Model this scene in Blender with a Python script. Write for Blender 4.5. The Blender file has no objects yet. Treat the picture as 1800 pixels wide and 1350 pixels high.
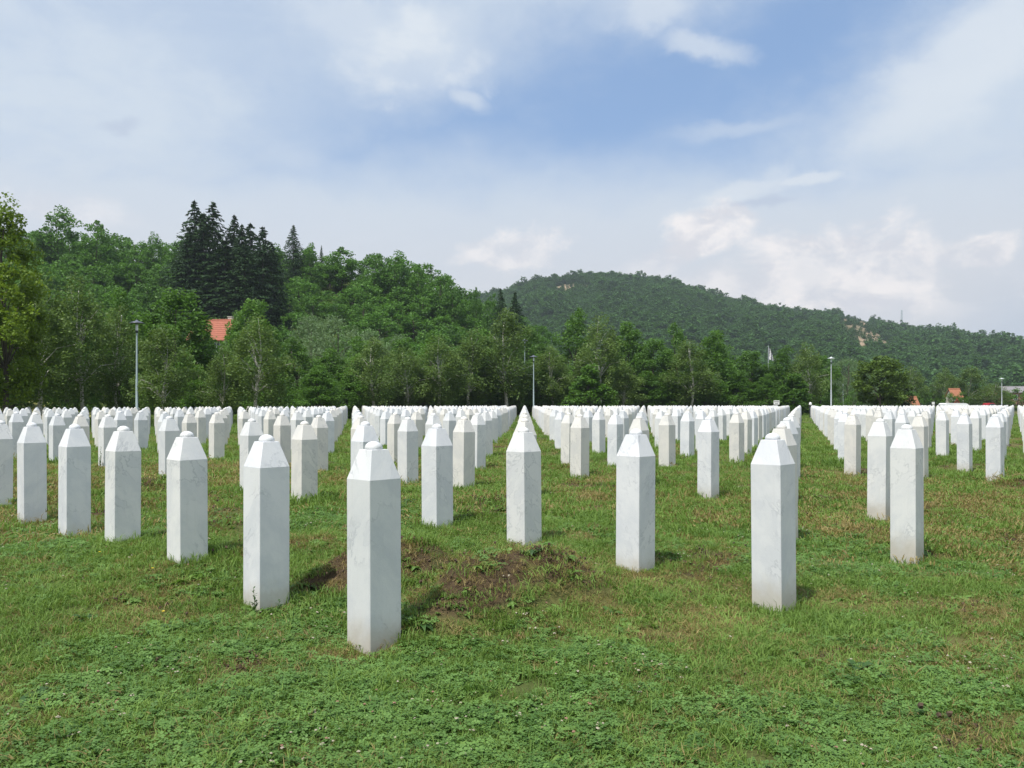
import bpy, math, random
import numpy as np
from mathutils import Vector, Matrix
rad = math.radians
random.seed(7)
R = np.random.default_rng(11)
S = bpy.context.scene
COL = S.collection

# ---------------------------------------------------------------- camera
CAMZ = 1.55
cam_d = bpy.data.cameras.new('camera')
cam = bpy.data.objects.new('camera', cam_d)
COL.objects.link(cam)
cam.location = (0, 0, CAMZ)
cam.rotation_euler = (rad(90), 0, 0)
cam_d.sensor_width = 36
cam_d.lens = 29.867
cam_d.shift_y = 30.4 / 1800
cam_d.clip_start = 0.1
cam_d.clip_end = 6000
S.camera = cam
FPX = 1493.37
HZ = 705.4

# ---------------------------------------------------------------- exposure, sun, sky
S.view_settings.view_transform = 'Standard'
S.view_settings.look = 'None'
S.view_settings.exposure = 0.34
S.view_settings.gamma = 1
S.view_settings.use_curve_mapping = False
S.cycles.max_bounces = 6
S.cycles.diffuse_bounces = 3
S.cycles.glossy_bounces = 2
S.cycles.transmission_bounces = 4
S.cycles.volume_bounces = 0
S.cycles.caustics_reflective = False
S.cycles.caustics_refractive = False

SUN_EL, SUN_AZ = rad(62.5), rad(219)          # azimuth clockwise from +Y
SUN_DIR = Vector((math.sin(SUN_AZ) * math.cos(SUN_EL), math.cos(SUN_AZ) * math.cos(SUN_EL), math.sin(SUN_EL)))
sun_d = bpy.data.lights.new('sun', 'SUN')
sun_d.energy = 4.1
sun_d.angle = rad(0.6)
sun_d.color = (1.0, 0.955, 0.89)
sun = bpy.data.objects.new('sun', sun_d)
COL.objects.link(sun)
sun.rotation_euler = (-SUN_DIR).to_track_quat('-Z', 'Y').to_euler()


class NT:
    """small helper for building node trees"""
    def __init__(s, tree):
        s.t = tree; s.n = tree.nodes; s.l = tree.links
    def node(s, kind, **kw):
        n = s.n.new(kind)
        for k, v in kw.items():
            setattr(n, k, v)
        return n
    def put(s, sock, v):
        if v is None: return
        if hasattr(v, 'is_output') or isinstance(v, bpy.types.NodeSocket):
            s.l.new(v, sock)
        else:
            if isinstance(v, (tuple, list)) and len(v) == 3 and getattr(sock, 'type', '') == 'RGBA':
                v = (*v, 1)
            sock.default_value = v
    def math(s, op, a, b=None, c=None, clamp=False):
        n = s.node('ShaderNodeMath', operation=op, use_clamp=clamp)
        for i, v in enumerate((a, b, c)): s.put(n.inputs[i], v)
        return n.outputs[0]
    def vmath(s, op, a, b=None, scale=None):
        n = s.node('ShaderNodeVectorMath', operation=op)
        s.put(n.inputs[0], a)
        if b is not None: s.put(n.inputs[1], b)
        if scale is not None: s.put(n.inputs[3], scale)
        return n.outputs[1] if op in ('DOT_PRODUCT', 'LENGTH', 'DISTANCE') else n.outputs[0]
    def noise(s, vec, scale, detail=3, rough=0.55, dist=0.0, lac=2.0, color=False):
        n = s.node('ShaderNodeTexNoise')
        s.put(n.inputs['Vector'], vec)
        n.inputs['Scale'].default_value = scale
        n.inputs['Detail'].default_value = detail
        n.inputs['Roughness'].default_value = rough
        n.inputs['Lacunarity'].default_value = lac
        n.inputs['Distortion'].default_value = dist
        return n.outputs['Color'] if color else n.outputs['Fac']
    def smooth(s, v, a, b, lo=0.0, hi=1.0):
        n = s.node('ShaderNodeMapRange', interpolation_type='SMOOTHSTEP')
        s.put(n.inputs['Value'], v)
        for k, x in (('From Min', a), ('From Max', b), ('To Min', lo), ('To Max', hi)): s.put(n.inputs[k], x)
        return n.outputs[0]
    def mix(s, f, a, b, blend='MIX'):
        n = s.node('ShaderNodeMix', data_type='RGBA', blend_type=blend)
        s.put(n.inputs[0], f); s.put(n.inputs[6], a); s.put(n.inputs[7], b)
        return n.outputs[2]
    def xyz(s, x, y, z):
        n = s.node('ShaderNodeCombineXYZ')
        for i, v in enumerate((x, y, z)): s.put(n.inputs[i], v)
        return n.outputs[0]
    def sep(s, v):
        n = s.node('ShaderNodeSeparateXYZ'); s.put(n.inputs[0], v)
        return n.outputs[0], n.outputs[1], n.outputs[2]


SKY_STR = 0.126
world = bpy.data.worlds.new('World')
S.world = world
world.use_nodes = True
world.cycles.sampling_method = 'MANUAL'
world.cycles.sample_map_resolution = 512
w = NT(world.node_tree)
w.n.clear()
sky = w.node('ShaderNodeTexSky', sky_type='NISHITA')
sky.sun_disc = False
sky.sun_elevation = SUN_EL
sky.sun_rotation = SUN_AZ
sky.air_density = 1.0; sky.dust_density = 1.0; sky.ozone_density = 2.5
tc = w.node('ShaderNodeTexCoord').outputs['Generated']
dx, dy, dz = w.sep(tc)
az = w.math('ARCTAN2', dx, dy)                 # 0 straight ahead, + right
el = w.math('ARCSINE', dz)
# cloud-deck coordinates: a wispy layer seen in perspective, and puffs in angle space
den = w.math('ADD', w.math('MAXIMUM', dz, 0.0), 0.16)
deck = w.xyz(w.math('DIVIDE', dx, den), w.math('DIVIDE', dy, den), 0.0)
warp = w.noise(deck, 0.8, 4, 0.55, color=True)
deck2 = w.vmath('ADD', deck, w.vmath('SCALE', w.vmath('SUBTRACT', warp, (0.5, 0.5, 0.5)), scale=0.9))
ang = w.xyz(az, w.math('MULTIPLY', el, 1.5), 0.0)
awarp = w.noise(ang, 5.0, 7, 0.6, color=True)
a_off = w.vmath('SUBTRACT', awarp, (0.5, 0.5, 0.5))
ox, oy, _ = w.sep(a_off)
awn = w.noise(ang, 13.0, 7, 0.6)


billow = w.math('SUBTRACT', w.noise(ang, 17.0, 9, 0.62, 0.3), 0.5)


def blob(cx, cy, rx, ry, rot=0.0, edge=0.6, wob=0.16):
    """soft ellipse in (azimuth, elevation) degrees, with a noisy edge"""
    ax = w.math('SUBTRACT', w.math('ADD', az, w.math('MULTIPLY', ox, wob * .6)), rad(cx))
    ay = w.math('SUBTRACT', w.math('ADD', el, w.math('MULTIPLY', oy, wob * .6)), rad(cy))
    c, s_ = math.cos(rad(rot)), math.sin(rad(rot))
    u = w.math('DIVIDE', w.math('ADD', w.math('MULTIPLY', ax, c), w.math('MULTIPLY', ay, s_)), rad(rx))
    v = w.math('DIVIDE', w.math('SUBTRACT', w.math('MULTIPLY', ay, c), w.math('MULTIPLY', ax, s_)), rad(ry))
    d = w.math('SQRT', w.math('ADD', w.math('MULTIPLY', u, u), w.math('MULTIPLY', v, v)))
    d = w.math('ADD', d, w.math('MULTIPLY', billow, 1.5 if edge < 0.95 else 0.8))
    return w.smooth(d, 1.0 + edge * 0.5, 1.0 - edge * 0.7)


def px_ang(x, y):
    a = math.atan2(x - 900, FPX)
    return math.degrees(a), math.degrees(math.atan2(HZ - y, math.hypot(x - 900, FPX)))


def pb(x, y, rx, ry, rot=0.0, edge=0.6, wob=0.16):
    a, e = px_ang(x, y)
    k = 1 / 26.5
    return blob(a, e, rx * k, ry * k, rot, edge, wob)


# thin veil: strong low down and to both sides, parted by a blue window up the middle
wisp = w.noise(deck2, 0.55, 7, 0.6)
veil_low = w.smooth(w.math('ADD', el, w.math('MULTIPLY', oy, 0.12)), rad(18.6), rad(12.0))
blue = w.math('MAXIMUM', pb(1130, 170, 470, 165, 12, 1.2, 0.16), pb(830, 265, 340, 80, 12, 1.2, 0.16))
blue = w.math('MAXIMUM', blue, w.math('MULTIPLY', pb(1400, 60, 260, 130, 10, 1.2, 0.2), 1.0))
veil = w.math('MULTIPLY', w.smooth(wisp, 0.28, 0.66), 0.7)
veil = w.math('ADD', veil, 0.34)
side = w.math('MAXIMUM', pb(60, 210, 560, 300, 0, 1.2, .2), w.math('MULTIPLY', pb(1760, 190, 260, 230, 25, .9, .22), .9))
fine_w = w.noise(deck2, 2.2, 7, 0.62)
veil = w.math('MAXIMUM', veil, w.math('MULTIPLY', side, w.smooth(fine_w, .25, .6, .72, 1.0)), clamp=True)
veil = w.math('MULTIPLY', veil, w.math('SUBTRACT', 1.0, w.math('MULTIPLY', blue, 1.0)))
veil = w.math('MAXIMUM', veil, w.math('MULTIPLY', veil_low, 0.96), clamp=True)
wisp2 = w.math('MULTIPLY', w.smooth(wisp, 0.5, 0.8), 0.18)
veil = w.math('MAXIMUM', veil, wisp2)
# brighter cumulus shapes
puff = w.math('MULTIPLY', w.math('MULTIPLY', pb(725, 80, 125, 85, -20, 0.75, 0.24), 0.85), w.smooth(awn, .38, .62, .45, 1.0))
for args, k in (((620, 30, 90, 40, 0, 0.7), 0.4), ((818, 180, 34, 15, -25, 0.9, .08), 0.55), ((1150, 12, 85, 28, 0, 0.9, .16), 0.6),
                ((1235, 66, 80, 20, -10, 0.9, .14), 0.6), ((1690, 120, 190, 70, 25, 0.8, .22), 0.7), ((530, 270, 60, 26, 0, 1.0), 0.22),
                ((1420, 300, 60, 12, 8, 0.7), 0.75), ((1290, 335, 95, 22, 18, 0.8), 0.65), ((1290, 215, 110, 13, 6, 1.0), 0.3)):
    puff = w.math('MAXIMUM', puff, w.math('MULTIPLY', pb(*args), k))
cum = w.math('MULTIPLY', pb(1225, 418, 100, 52, 20, 0.5, 0.24), 1.0)
for args, k in (((1480, 472, 170, 80, 0, 0.5, .26), 1.0), ((900, 445, 100, 45, 15, 0.4, .2), 0.75), ((1420, 520, 330, 45, 0, 0.8), 0.7),
                ((1710, 455, 60, 32, 0, 0.4, .18), 0.8), ((130, 385, 90, 26, 0, 0.9), 0.5), ((1160, 470, 60, 20, 20, 0.8), 0.6)):
    cum = w.math('MAXIMUM', cum, w.math('MULTIPLY', pb(*args), k))
grey_base = w.math('MAXIMUM', pb(1330, 352, 75, 9, 8, 0.9), pb(215, 210, 26, 10, 0, 0.9))
VEIL_C = (4.85, 4.95, 5.1)
PUFF_C = (5.0, 5.35, 5.7)
CUM_C = (6.7, 6.35, 6.15)
hz_c = w.mix(w.smooth(el, rad(16), rad(6)), (4.25, 4.8, 5.4), VEIL_C)
mott = w.noise(ang, 7.0, 6, 0.6)
hz_c = w.mix(w.smooth(mott, 0.3, 0.7), w.mix(0.10, hz_c, (3.3, 3.8, 4.9)), hz_c)
skyc = w.mix(0.55, sky.outputs[0], (1.55, 2.7, 4.75))
c = w.mix(veil, skyc, hz_c)
c = w.mix(puff, c, PUFF_C)
fluff = w.noise(ang, 16.0, 6, 0.62)
shade = w.smooth(w.noise(w.vmath('ADD', ang, (0.0, 0.012, 0.0)), 17.0, 9, 0.62, 0.3), 0.40, 0.60)
c = w.mix(w.math('MULTIPLY', cum, w.smooth(fluff, 0.36, 0.6, 0.6, 1.0)), c, w.mix(shade, CUM_C, (4.9, 4.9, 5.15)))
c = w.mix(w.math('MULTIPLY', grey_base, 0.5), c, (3.0, 3.5, 4.5))
rb = w.smooth(az, rad(24), rad(32))
rb = w.math('MULTIPLY', rb, w.smooth(el, rad(9), rad(4)))
c = w.mix(w.math('MULTIPLY', rb, 0.6), c, (3.3, 3.9, 4.7))
bg = w.node('ShaderNodeBackground')
w.put(bg.inputs[0], c)
bg.inputs[1].default_value = SKY_STR
w.l.new(bg.outputs[0], w.node('ShaderNodeOutputWorld').inputs[0])


# ---------------------------------------------------------------- helpers
def tag(o, label=None, cat=None, group=None, kind=None):
    if label: o['label'] = label
    if cat: o['category'] = cat
    if group: o['group'] = group
    if kind: o['kind'] = kind
    return o


def link(o, parent=None):
    COL.objects.link(o)
    if parent is not None: o.parent = parent
    return o


def empty(name, loc, rz=0.0):
    o = bpy.data.objects.new(name, None)
    o.empty_display_size = 0.3
    o.location = loc; o.rotation_euler = (0, 0, rz)
    return link(o)


def mesh_obj(name, V, F, mats, parent=None, smooth=False, midx=None, linked=True):
    me = mesh_from(name, V, F, mats, smooth, midx)
    o = bpy.data.objects.new(name, me)
    if linked: link(o, parent)
    return o


def mesh_from(name, V, F, mats, smooth=False, midx=None):
    me = bpy.data.meshes.new(name)
    me.from_pydata([tuple(v) for v in V], [], [tuple(f) for f in F])
    for m in (mats if isinstance(mats, (list, tuple)) else [mats]): me.materials.append(m)
    if smooth: me.polygons.foreach_set('use_smooth', [True] * len(me.polygons))
    if midx is not None: me.polygons.foreach_set('material_index', midx)
    me.update()
    return me


def np_mesh(name, V, F, mats, attrs=None, smooth=False):
    """fast mesh from numpy arrays; F is (n,3) or (n,4)"""
    me = bpy.data.meshes.new(name)
    V = np.asarray(V, np.float32); F = np.asarray(F, np.int32)
    n, k = F.shape
    me.vertices.add(len(V)); me.vertices.foreach_set('co', V.ravel())
    me.loops.add(n * k); me.loops.foreach_set('vertex_index', F.ravel())
    me.polygons.add(n)
    me.polygons.foreach_set('loop_start', np.arange(0, n * k, k, dtype=np.int32))
    if smooth: me.polygons.foreach_set('use_smooth', np.ones(n, bool))
    for m in (mats if isinstance(mats, (list, tuple)) else [mats]): me.materials.append(m)
    for a, v in (attrs or {}).items():
        v = np.asarray(v, np.float32)
        if v.ndim == 1:
            at = me.attributes.new(a, 'FLOAT', 'POINT'); at.data.foreach_set('value', v)
        else:
            at = me.attributes.new(a, 'FLOAT_COLOR', 'POINT')
            at.data.foreach_set('color', np.concatenate([v, np.ones((len(v), 1), np.float32)], 1).ravel())
    me.update(calc_edges=True)
    me.validate()
    return me


class MB:
    """collects boxes, tubes and lathes into one mesh"""
    def __init__(s): s.V = []; s.F = []
    def add(s, V, F):
        b = len(s.V); s.V += [tuple(v) for v in V]; s.F += [tuple(i + b for i in f) for f in F]
    def box(s, x0, x1, y0, y1, z0, z1):
        s.add([(x0, y0, z0), (x1, y0, z0), (x1, y1, z0), (x0, y1, z0), (x0, y0, z1), (x1, y0, z1), (x1, y1, z1), (x0, y1, z1)],
              [(0, 3, 2, 1), (4, 5, 6, 7), (0, 1, 5, 4), (1, 2, 6, 5), (2, 3, 7, 6), (3, 0, 4, 7)])
    def tube(s, P, rs, n=8, caps=True):
        P = [Vector(p) for p in P]; V = []; F = []
        for i, p in enumerate(P):
            d = (P[min(i + 1, len(P) - 1)] - P[max(i - 1, 0)]).normalized()
            u = d.orthogonal().normalized(); v = d.cross(u)
            if i and (u.dot(pu) < 0.9):
                u = (pu - d * pu.dot(d)).normalized(); v = d.cross(u)
            pu = u
            for k in range(n):
                a = 2 * math.pi * k / n
                V.append(p + (u * math.cos(a) + v * math.sin(a)) * rs[i])
        for i in range(len(P) - 1):
            for k in range(n):
                F.append((i * n + k, i * n + (k + 1) % n, (i + 1) * n + (k + 1) % n, (i + 1) * n + k))
        if caps:
            F.append(tuple(reversed(range(n)))); F.append(tuple((len(P) - 1) * n + k for k in range(n)))
        s.add(V, F)
    def lathe(s, prof, n=20, cx=0, cy=0):
        V = [(cx + r * math.cos(2 * math.pi * k / n), cy + r * math.sin(2 * math.pi * k / n), z) for r, z in prof for k in range(n)]
        F = [(i * n + k, i * n + (k + 1) % n, (i + 1) * n + (k + 1) % n, (i + 1) * n + k) for i in range(len(prof) - 1) for k in range(n)]
        s.add(V, F)
    def obj(s, name, mat, parent=None, smooth=False, linked=True):
        return mesh_obj(name, s.V, s.F, mat, parent, smooth, linked=linked)


def hash2(ix, iy, seed):
    h = (ix.astype(np.int64) * 374761393 + iy.astype(np.int64) * 668265263 + seed * 1442695041) & 0xffffffff
    h = ((h ^ (h >> 13)) * 1274126177) & 0xffffffff
    return ((h ^ (h >> 16)) & 0xffffff) / float(0xffffff)


def vnoise(x, y, seed=0):
    x = np.asarray(x, float); y = np.asarray(y, float)
    ix = np.floor(x); iy = np.floor(y); fx = x - ix; fy = y - iy
    fx = fx * fx * (3 - 2 * fx); fy = fy * fy * (3 - 2 * fy)
    ix = ix.astype(np.int64); iy = iy.astype(np.int64)
    a = hash2(ix, iy, seed); b = hash2(ix + 1, iy, seed); c_ = hash2(ix, iy + 1, seed); d = hash2(ix + 1, iy + 1, seed)
    return (a * (1 - fx) + b * fx) * (1 - fy) + (c_ * (1 - fx) + d * fx) * fy


def fbm(x, y, seed=0, oct=4, rough=0.5):
    t = 0; a = 1; s = 0
    for o in range(oct):
        t = t + a * vnoise(x * 2 ** o + 17.3 * o, y * 2 ** o - 9.1 * o, seed + o); s += a; a *= rough
    return t / s


# ---------------------------------------------------------------- the grave lattice (metres)
SIDE = 0.25
PSI = rad(43.7506)
CV = np.array([math.sin(PSI), math.cos(PSI)])      # from row to row
AV = np.array([-math.cos(PSI), math.sin(PSI)])     # along a row, towards the left and back
LA, LC, U0, V0 = 5.345 * SIDE, 11.502 * SIDE, 13.491 * SIDE, 17.837 * SIDE
def lat(i, j): return CV * (U0 + LC * i) + AV * (V0 + LA * j)
ABSENT = {(0, -2), (0, -1), (1, -2), (1, -3), (2, 1), (2, 2), (3, -1), (2, -2), (4, 0), (4, 1), (4, 3), (1, 6), (1, 8), (2, 9), (3, -2), (3, -3), (4, -1), (2, -3)}
ABSENT |= {(6, 0), (5, -1), (4, -2), (6, -1)}
SHOULDER = CAMZ - 1.975 * SIDE                     # top edge of every shaft: levelled


def shoulder_z(x, y):
    y = np.asarray(y, float)
    return SHOULDER - np.clip(y - 30, 0, 200) * 0.0030


# measured ground heights at stone feet
GP = np.array([(-.89, 5.52, -.03), (-1.85, 6.44, -.01), (-2.82, 7.37, .19), (-3.78, 8.29, .18), (-4.75, 9.22, .08), (-5.72, 10.14, .12),
 (2.06, 6.67, -.09), (1.1, 7.6, .065), (.13, 8.52, .13), (-.83, 9.45, .155), (-2.76, 11.29, .23), (-3.73, 12.22, .26), (-5.66, 14.07, .30),
 (4.05, 8.75, -.12), (5.08, 11.75, -.09), (3.15, 13.6, .0), (1.22, 15.45, .17), (5.19, 19.6, .12), (7.12, 17.75, -.02), (9.05, 15.91, .02),
 (10.08, 18.91, -.04), (11.1, 21.9, .14), (3.2, 17.5, .18), (4.23, 20.5, .165), (2.24, 18.45, .08), (-.6, 25.15, .28), (-.77, 13.37, .17),
 (-.71, 17.3, .145), (-1.74, 14.3, .145), (-6.56, 18.9, .25), (-7.6, 15.9, .30), (-9.5, 17.8, .25),
 (0, 0, 0.02), (0, 2.5, 0.02), (-2.5, 3, .02), (2.5, 3, -.04), (5, 5, -.1), (-5, 6, .05), (0, 4.2, 0.0)])


def ground_base(x, y):
    x = np.asarray(x, float); y = np.asarray(y, float)
    sh = x.shape; xf = x.ravel(); yf = y.ravel()
    base = 0.08 + 0.10 * np.exp(-((yf - 22) / 18) ** 2) - np.clip(yf - 30, 0, 90) * 0.0038 - np.clip(yf - 120, 0, 900) * 0.0
    num = base * 0.02; denw = np.full_like(base, 0.02)
    m = (np.abs(xf) < 45) & (yf > -12) & (yf < 50)
    d2 = (xf[m, None] - GP[None, :, 0]) ** 2 + (yf[m, None] - GP[None, :, 1]) ** 2
    s = 1.1 + 0.05 * np.hypot(GP[:, 0], GP[:, 1])
    wt = np.exp(-d2 / (2 * s[None, :] ** 2))
    num[m] += (wt * GP[None, :, 2]).sum(1); denw[m] += wt.sum(1)
    return (num / denw).reshape(sh)


# low grave mounds lie behind the stones, along CV
MOUNDS = []
for (i, j, h, L, wd, off, soil) in ((0, 0, .36, .95, .36, 1.22, 1.0), (0, 1, .26, .7, .36, 1.05, 1.0), (0, 2, .05, .8, .35, 1.0, .6), (0, 3, .08, .5, .3, 1.2, .8),
                              (1, 0, .03, .8, .35, 1.2, .3), (1, 1, .03, .7, .35, 1.0, .3), (1, 2, .06, .7, .3, 1.0, .6), (0, 4, .06, .6, .3, 1.4, .7), (5, 0, .12, .8, .45, 1.0, .9)):
    p = lat(i, j) + CV * off
    MOUNDS.append((p[0], p[1], h, L, wd, soil))
for i in range(0, 12):
    for j in range(-8, 14):
        if (i, j) in ABSENT or (i == 0 and j < 5) or (i == 1 and j < 3) or (i, j) == (5, 0): continue
        p = lat(i, j)
        if p[1] < 7 or p[1] > 32 or abs(p[0]) > 0.8 * p[1]: continue
        p = p + CV * random.uniform(.7, 1.5)
        MOUNDS.append((p[0], p[1], random.uniform(.0, .08), random.uniform(.5, .9), random.uniform(.25, .4), random.choice((0, 0, .3, .5, .9))))


MOUNDS += [(-.62, 6.0, -.12, .18, .16, 1.0), (-1.5, 6.75, -.08, .18, .15, 1.0), (-5.35, 12.7, .16, .35, .3, 1.0), (8.95, 15.0, .16, .5, .4, 1.0), (-.25, 10.9, .10, .4, .3, 1.0), (4.25, 21.5, .25, .5, .4, .2), (1.3, 14.0, .08, .5, .4, .7)]


def mound_field(x, y):
    h = np.zeros_like(x); soil = np.zeros_like(x)
    for mx, my, hh, L, wd, so in MOUNDS:
        m = (np.abs(x - mx) < 2.6) & (np.abs(y - my) < 2.6)
        if not m.any(): continue
        dx_, dy_ = x[m] - mx, y[m] - my
        u = dx_ * CV[0] + dy_ * CV[1]; v = dx_ * AV[0] + dy_ * AV[1]
        g = np.exp(-(u / L) ** 4 - (v / wd) ** 2)
        h[m] += hh * g
        soil[m] = np.maximum(soil[m], so * np.exp(-(u / L) ** 4 - (v / (wd * 1.0)) ** 4))
    return h, soil


def ground_z(x, y, fine=True):
    x = np.asarray(x, float); y = np.asarray(y, float)
    z = ground_base(x, y)
    h, soil = mound_field(x, y)
    r = np.hypot(x, y)
    k = np.clip(1.2 - r / 60, 0, 1)
    z = z + h + k * (0.05 * (fbm(x * .7, y * .7, 3) - .5))
    if fine:
        z = z + k * (0.035 * (fbm(x * 3.1, y * 3.1, 5) - .5) + soil * 0.15 * (fbm(x * 6, y * 6, 8, 3) - .45))
    return z


_fit = GP[:32]
_s = .38 + .022 * np.hypot(_fit[:, 0], _fit[:, 1])
_res = _fit[:, 2] - ground_z(_fit[:, 0], _fit[:, 1], True)
_K = np.exp(-((_fit[:, None, 0] - _fit[None, :, 0]) ** 2 + (_fit[:, None, 1] - _fit[None, :, 1]) ** 2) / (2 * _s[None, :] ** 2))
FIX_W = np.linalg.solve(_K + 1e-3 * np.eye(len(_fit)), _res)
_ground_raw = ground_z


def ground_z(x, y, fine=True):
    # settle the turf exactly to the measured height at every near pillar's foot
    x = np.asarray(x, float); y = np.asarray(y, float)
    z = _ground_raw(x, y, fine)
    m = (np.abs(x) < 14) & (y > 2) & (y < 28)
    if m.any():
        xm, ym = x[m], y[m]; c_ = np.zeros_like(xm)
        for k in range(len(_fit)):
            c_ += FIX_W[k] * np.exp(-((xm - _fit[k, 0]) ** 2 + (ym - _fit[k, 1]) ** 2) / (2 * _s[k] ** 2))
        z = z.copy(); z[m] += c_
    return z


def bg(x, y):   # ground height at one point
    return float(ground_z(np.array([float(x)]), np.array([float(y)]))[0])


def patches(x, y):
    """dryness, bare soil and clover cover at ground points (0..1)"""
    h, ms = mound_field(x, y)
    d = fbm(x * .45 + 3, y * .45, 21, 4, .55); d2 = fbm(x * 1.9, y * 1.9, 25, 3)
    dry = np.clip((d * .5 + d2 * .5 - .465) * 5.5, 0, 1) * np.clip((y - 2.5) / 4, .35, 1)
    # the right of the foreground and a patch at the left edge are drier
    dry = np.clip(dry + 0.45 * np.exp(-((x - 3.2) / 1.6) ** 2 - ((y - 5.2) / 2.0) ** 2) * (d2 > .4) + 0.7 * np.exp(-((x + 2.65) / .35) ** 2 - ((y - 4.35) / .5) ** 2), 0, 1)
    rough = np.clip((y - 4.7 + .5 * x * (x < 0) * .35) / .9, 0, 1) * np.clip(1 - (y - 13) / 9, .25, 1) * np.clip((fbm(x * .5 + 70, y * .5, 35, 3) - .28) * 4, 0, 1)
    rf = fbm(x * 2.7, y * 2.7, 39, 4, .65)
    dry = np.clip(dry + rough * np.clip((rf - .44) * 5, 0, 1) * .7, 0, 1)
    s = fbm(x * 1.7 + 40, y * 1.7, 31, 4, .6) + rough * .045
    soil = np.clip((s - .63) * 8, 0, 1) * .8
    for sx, sy, sr in ((2.15, 3.95, .22), (.95, 5.55, .14), (3.1, 4.9, .25), (-2.75, 3.8, .3), (-1.6, 4.95, .2), (-1.15, 5.3, .25), (-2.2, 6.2, .3), (2.33, 6.55, .12), (3.9, 5.3, .3)):
        soil = np.maximum(soil, .95 * np.exp(-(((x - sx) / sr) ** 2 + ((y - sy) / (sr * .8)) ** 2) ** 1.0) * (.6 + .6 * fbm(x * 6, y * 6, 77, 2)))
    tex = fbm(x * 4.3, y * 4.3, 37, 3)
    soil = np.clip(np.maximum(soil, ms * np.clip((tex - .25) * 3.6, 0, 1)), 0, 1)
    clo = np.clip((fbm(x * .6 - 8, y * .6 + 5, 41, 3) - .40) * 5, 0, 1)
    clo = np.clip(np.maximum(clo, 1.1 * np.exp(-((x + .7) / 2.0) ** 2 - ((y - 3.9) / .9) ** 2)) - rough * .35, 0, 1)
    return dry, soil, clo


# ---------------------------------------------------------------- hills: heights from azimuth and distance
def interp(v, pts): return np.interp(v, [p[0] for p in pts], [p[1] for p in pts])
NEAR_RIDGE = [(-2600, 470), (-1200, 420), (-300, 415), (0, 430), (120, 445), (250, 458), (400, 470), (560, 468), (640, 478), (760, 500), (830, 545), (900, 580), (960, 622), (1030, 670), (1100, 700), (1200, 705), (4000, 705)]
FAR_RIDGE = [(-1500, 600), (200, 560), (700, 540), (800, 528), (880, 515), (960, 492), (1060, 484), (1180, 497), (1260, 525), (1400, 552), (1500, 552), (1560, 574), (1680, 590), (1800, 608), (2000, 625), (2600, 660), (5000, 690)]
D_NEAR1 = 190.0
NEAR_FOOT = [(-2600, 62), (0, 62), (150, 76), (300, 100), (500, 112), (1300, 118)]
D_FAR0, D_FAR1 = 330.0, 900.0


def px_of(x, y): return 900 + FPX * x / np.maximum(y, 1e-3)


def hill_near_z(x, y):
    px = np.clip(px_of(x, y), -2600, 4000)
    ridge = (HZ - interp(px, NEAR_RIDGE)) / FPX * D_NEAR1
    ridge = np.where(y > 0, ridge, 20)
    d0 = interp(px, NEAR_FOOT)
    t = np.clip((y - d0) / (D_NEAR1 - d0), 0, 1.6)
    prof = np.where(t < 1, t ** 1.35, 1 - (t - 1) * .8)
    return np.maximum(ridge, 0) * prof + 1.2 * (fbm(x * .04, y * .04, 51) - .5) * np.clip(t * 4, 0, 1)


def hill_far_z(x, y):
    px = np.clip(px_of(x, y), -1500, 5000)
    ridge = (HZ - 3 - interp(px, FAR_RIDGE)) / FPX * D_FAR1
    t = np.clip((y - D_FAR0) / (D_FAR1 - D_FAR0), 0, 1.8)
    prof = np.where(t < 1, t ** 1.08, 1 - (t - 1) * .7)
    sp = (fbm(x * .006 + 5, y * .003, 61, 3) - .55) * 44 * np.clip(t * 2, 0, 1) * np.clip((1.0 - t) * 3.5, 0, 1)
    return np.maximum(ridge, 0) * prof + sp


# ---------------------------------------------------------------- materials
def mat(name):
    m = bpy.data.materials.new(name); m.use_nodes = True
    n = NT(m.node_tree); n.n.clear()
    out = n.node('ShaderNodeOutputMaterial')
    return m, n, out


def simple(name, col, rough=0.6, metal=0.0, var=0.12, scale=6.0, bump=0.0):
    m, n, out = mat(name)
    p = n.node('ShaderNodeBsdfPrincipled')
    co = n.node('ShaderNodeTexCoord').outputs['Object']
    f = n.noise(co, scale, 4, 0.6)
    c0 = tuple(v * (1 - var) for v in col); c1 = tuple(min(1, v * (1 + var)) for v in col)
    n.put(p.inputs['Base Color'], n.mix(f, c0, c1))
    p.inputs['Roughness'].default_value = rough
    p.inputs['Metallic'].default_value = metal
    if bump:
        b = n.node('ShaderNodeBump'); b.inputs['Distance'].default_value = bump; b.inputs['Strength'].default_value = 0.6
        n.put(b.inputs['Height'], n.noise(co, scale * 6, 5, 0.6)); n.put(p.inputs['Normal'], b.outputs[0])
    n.l.new(p.outputs[0], out.inputs[0])
    return m


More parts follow.
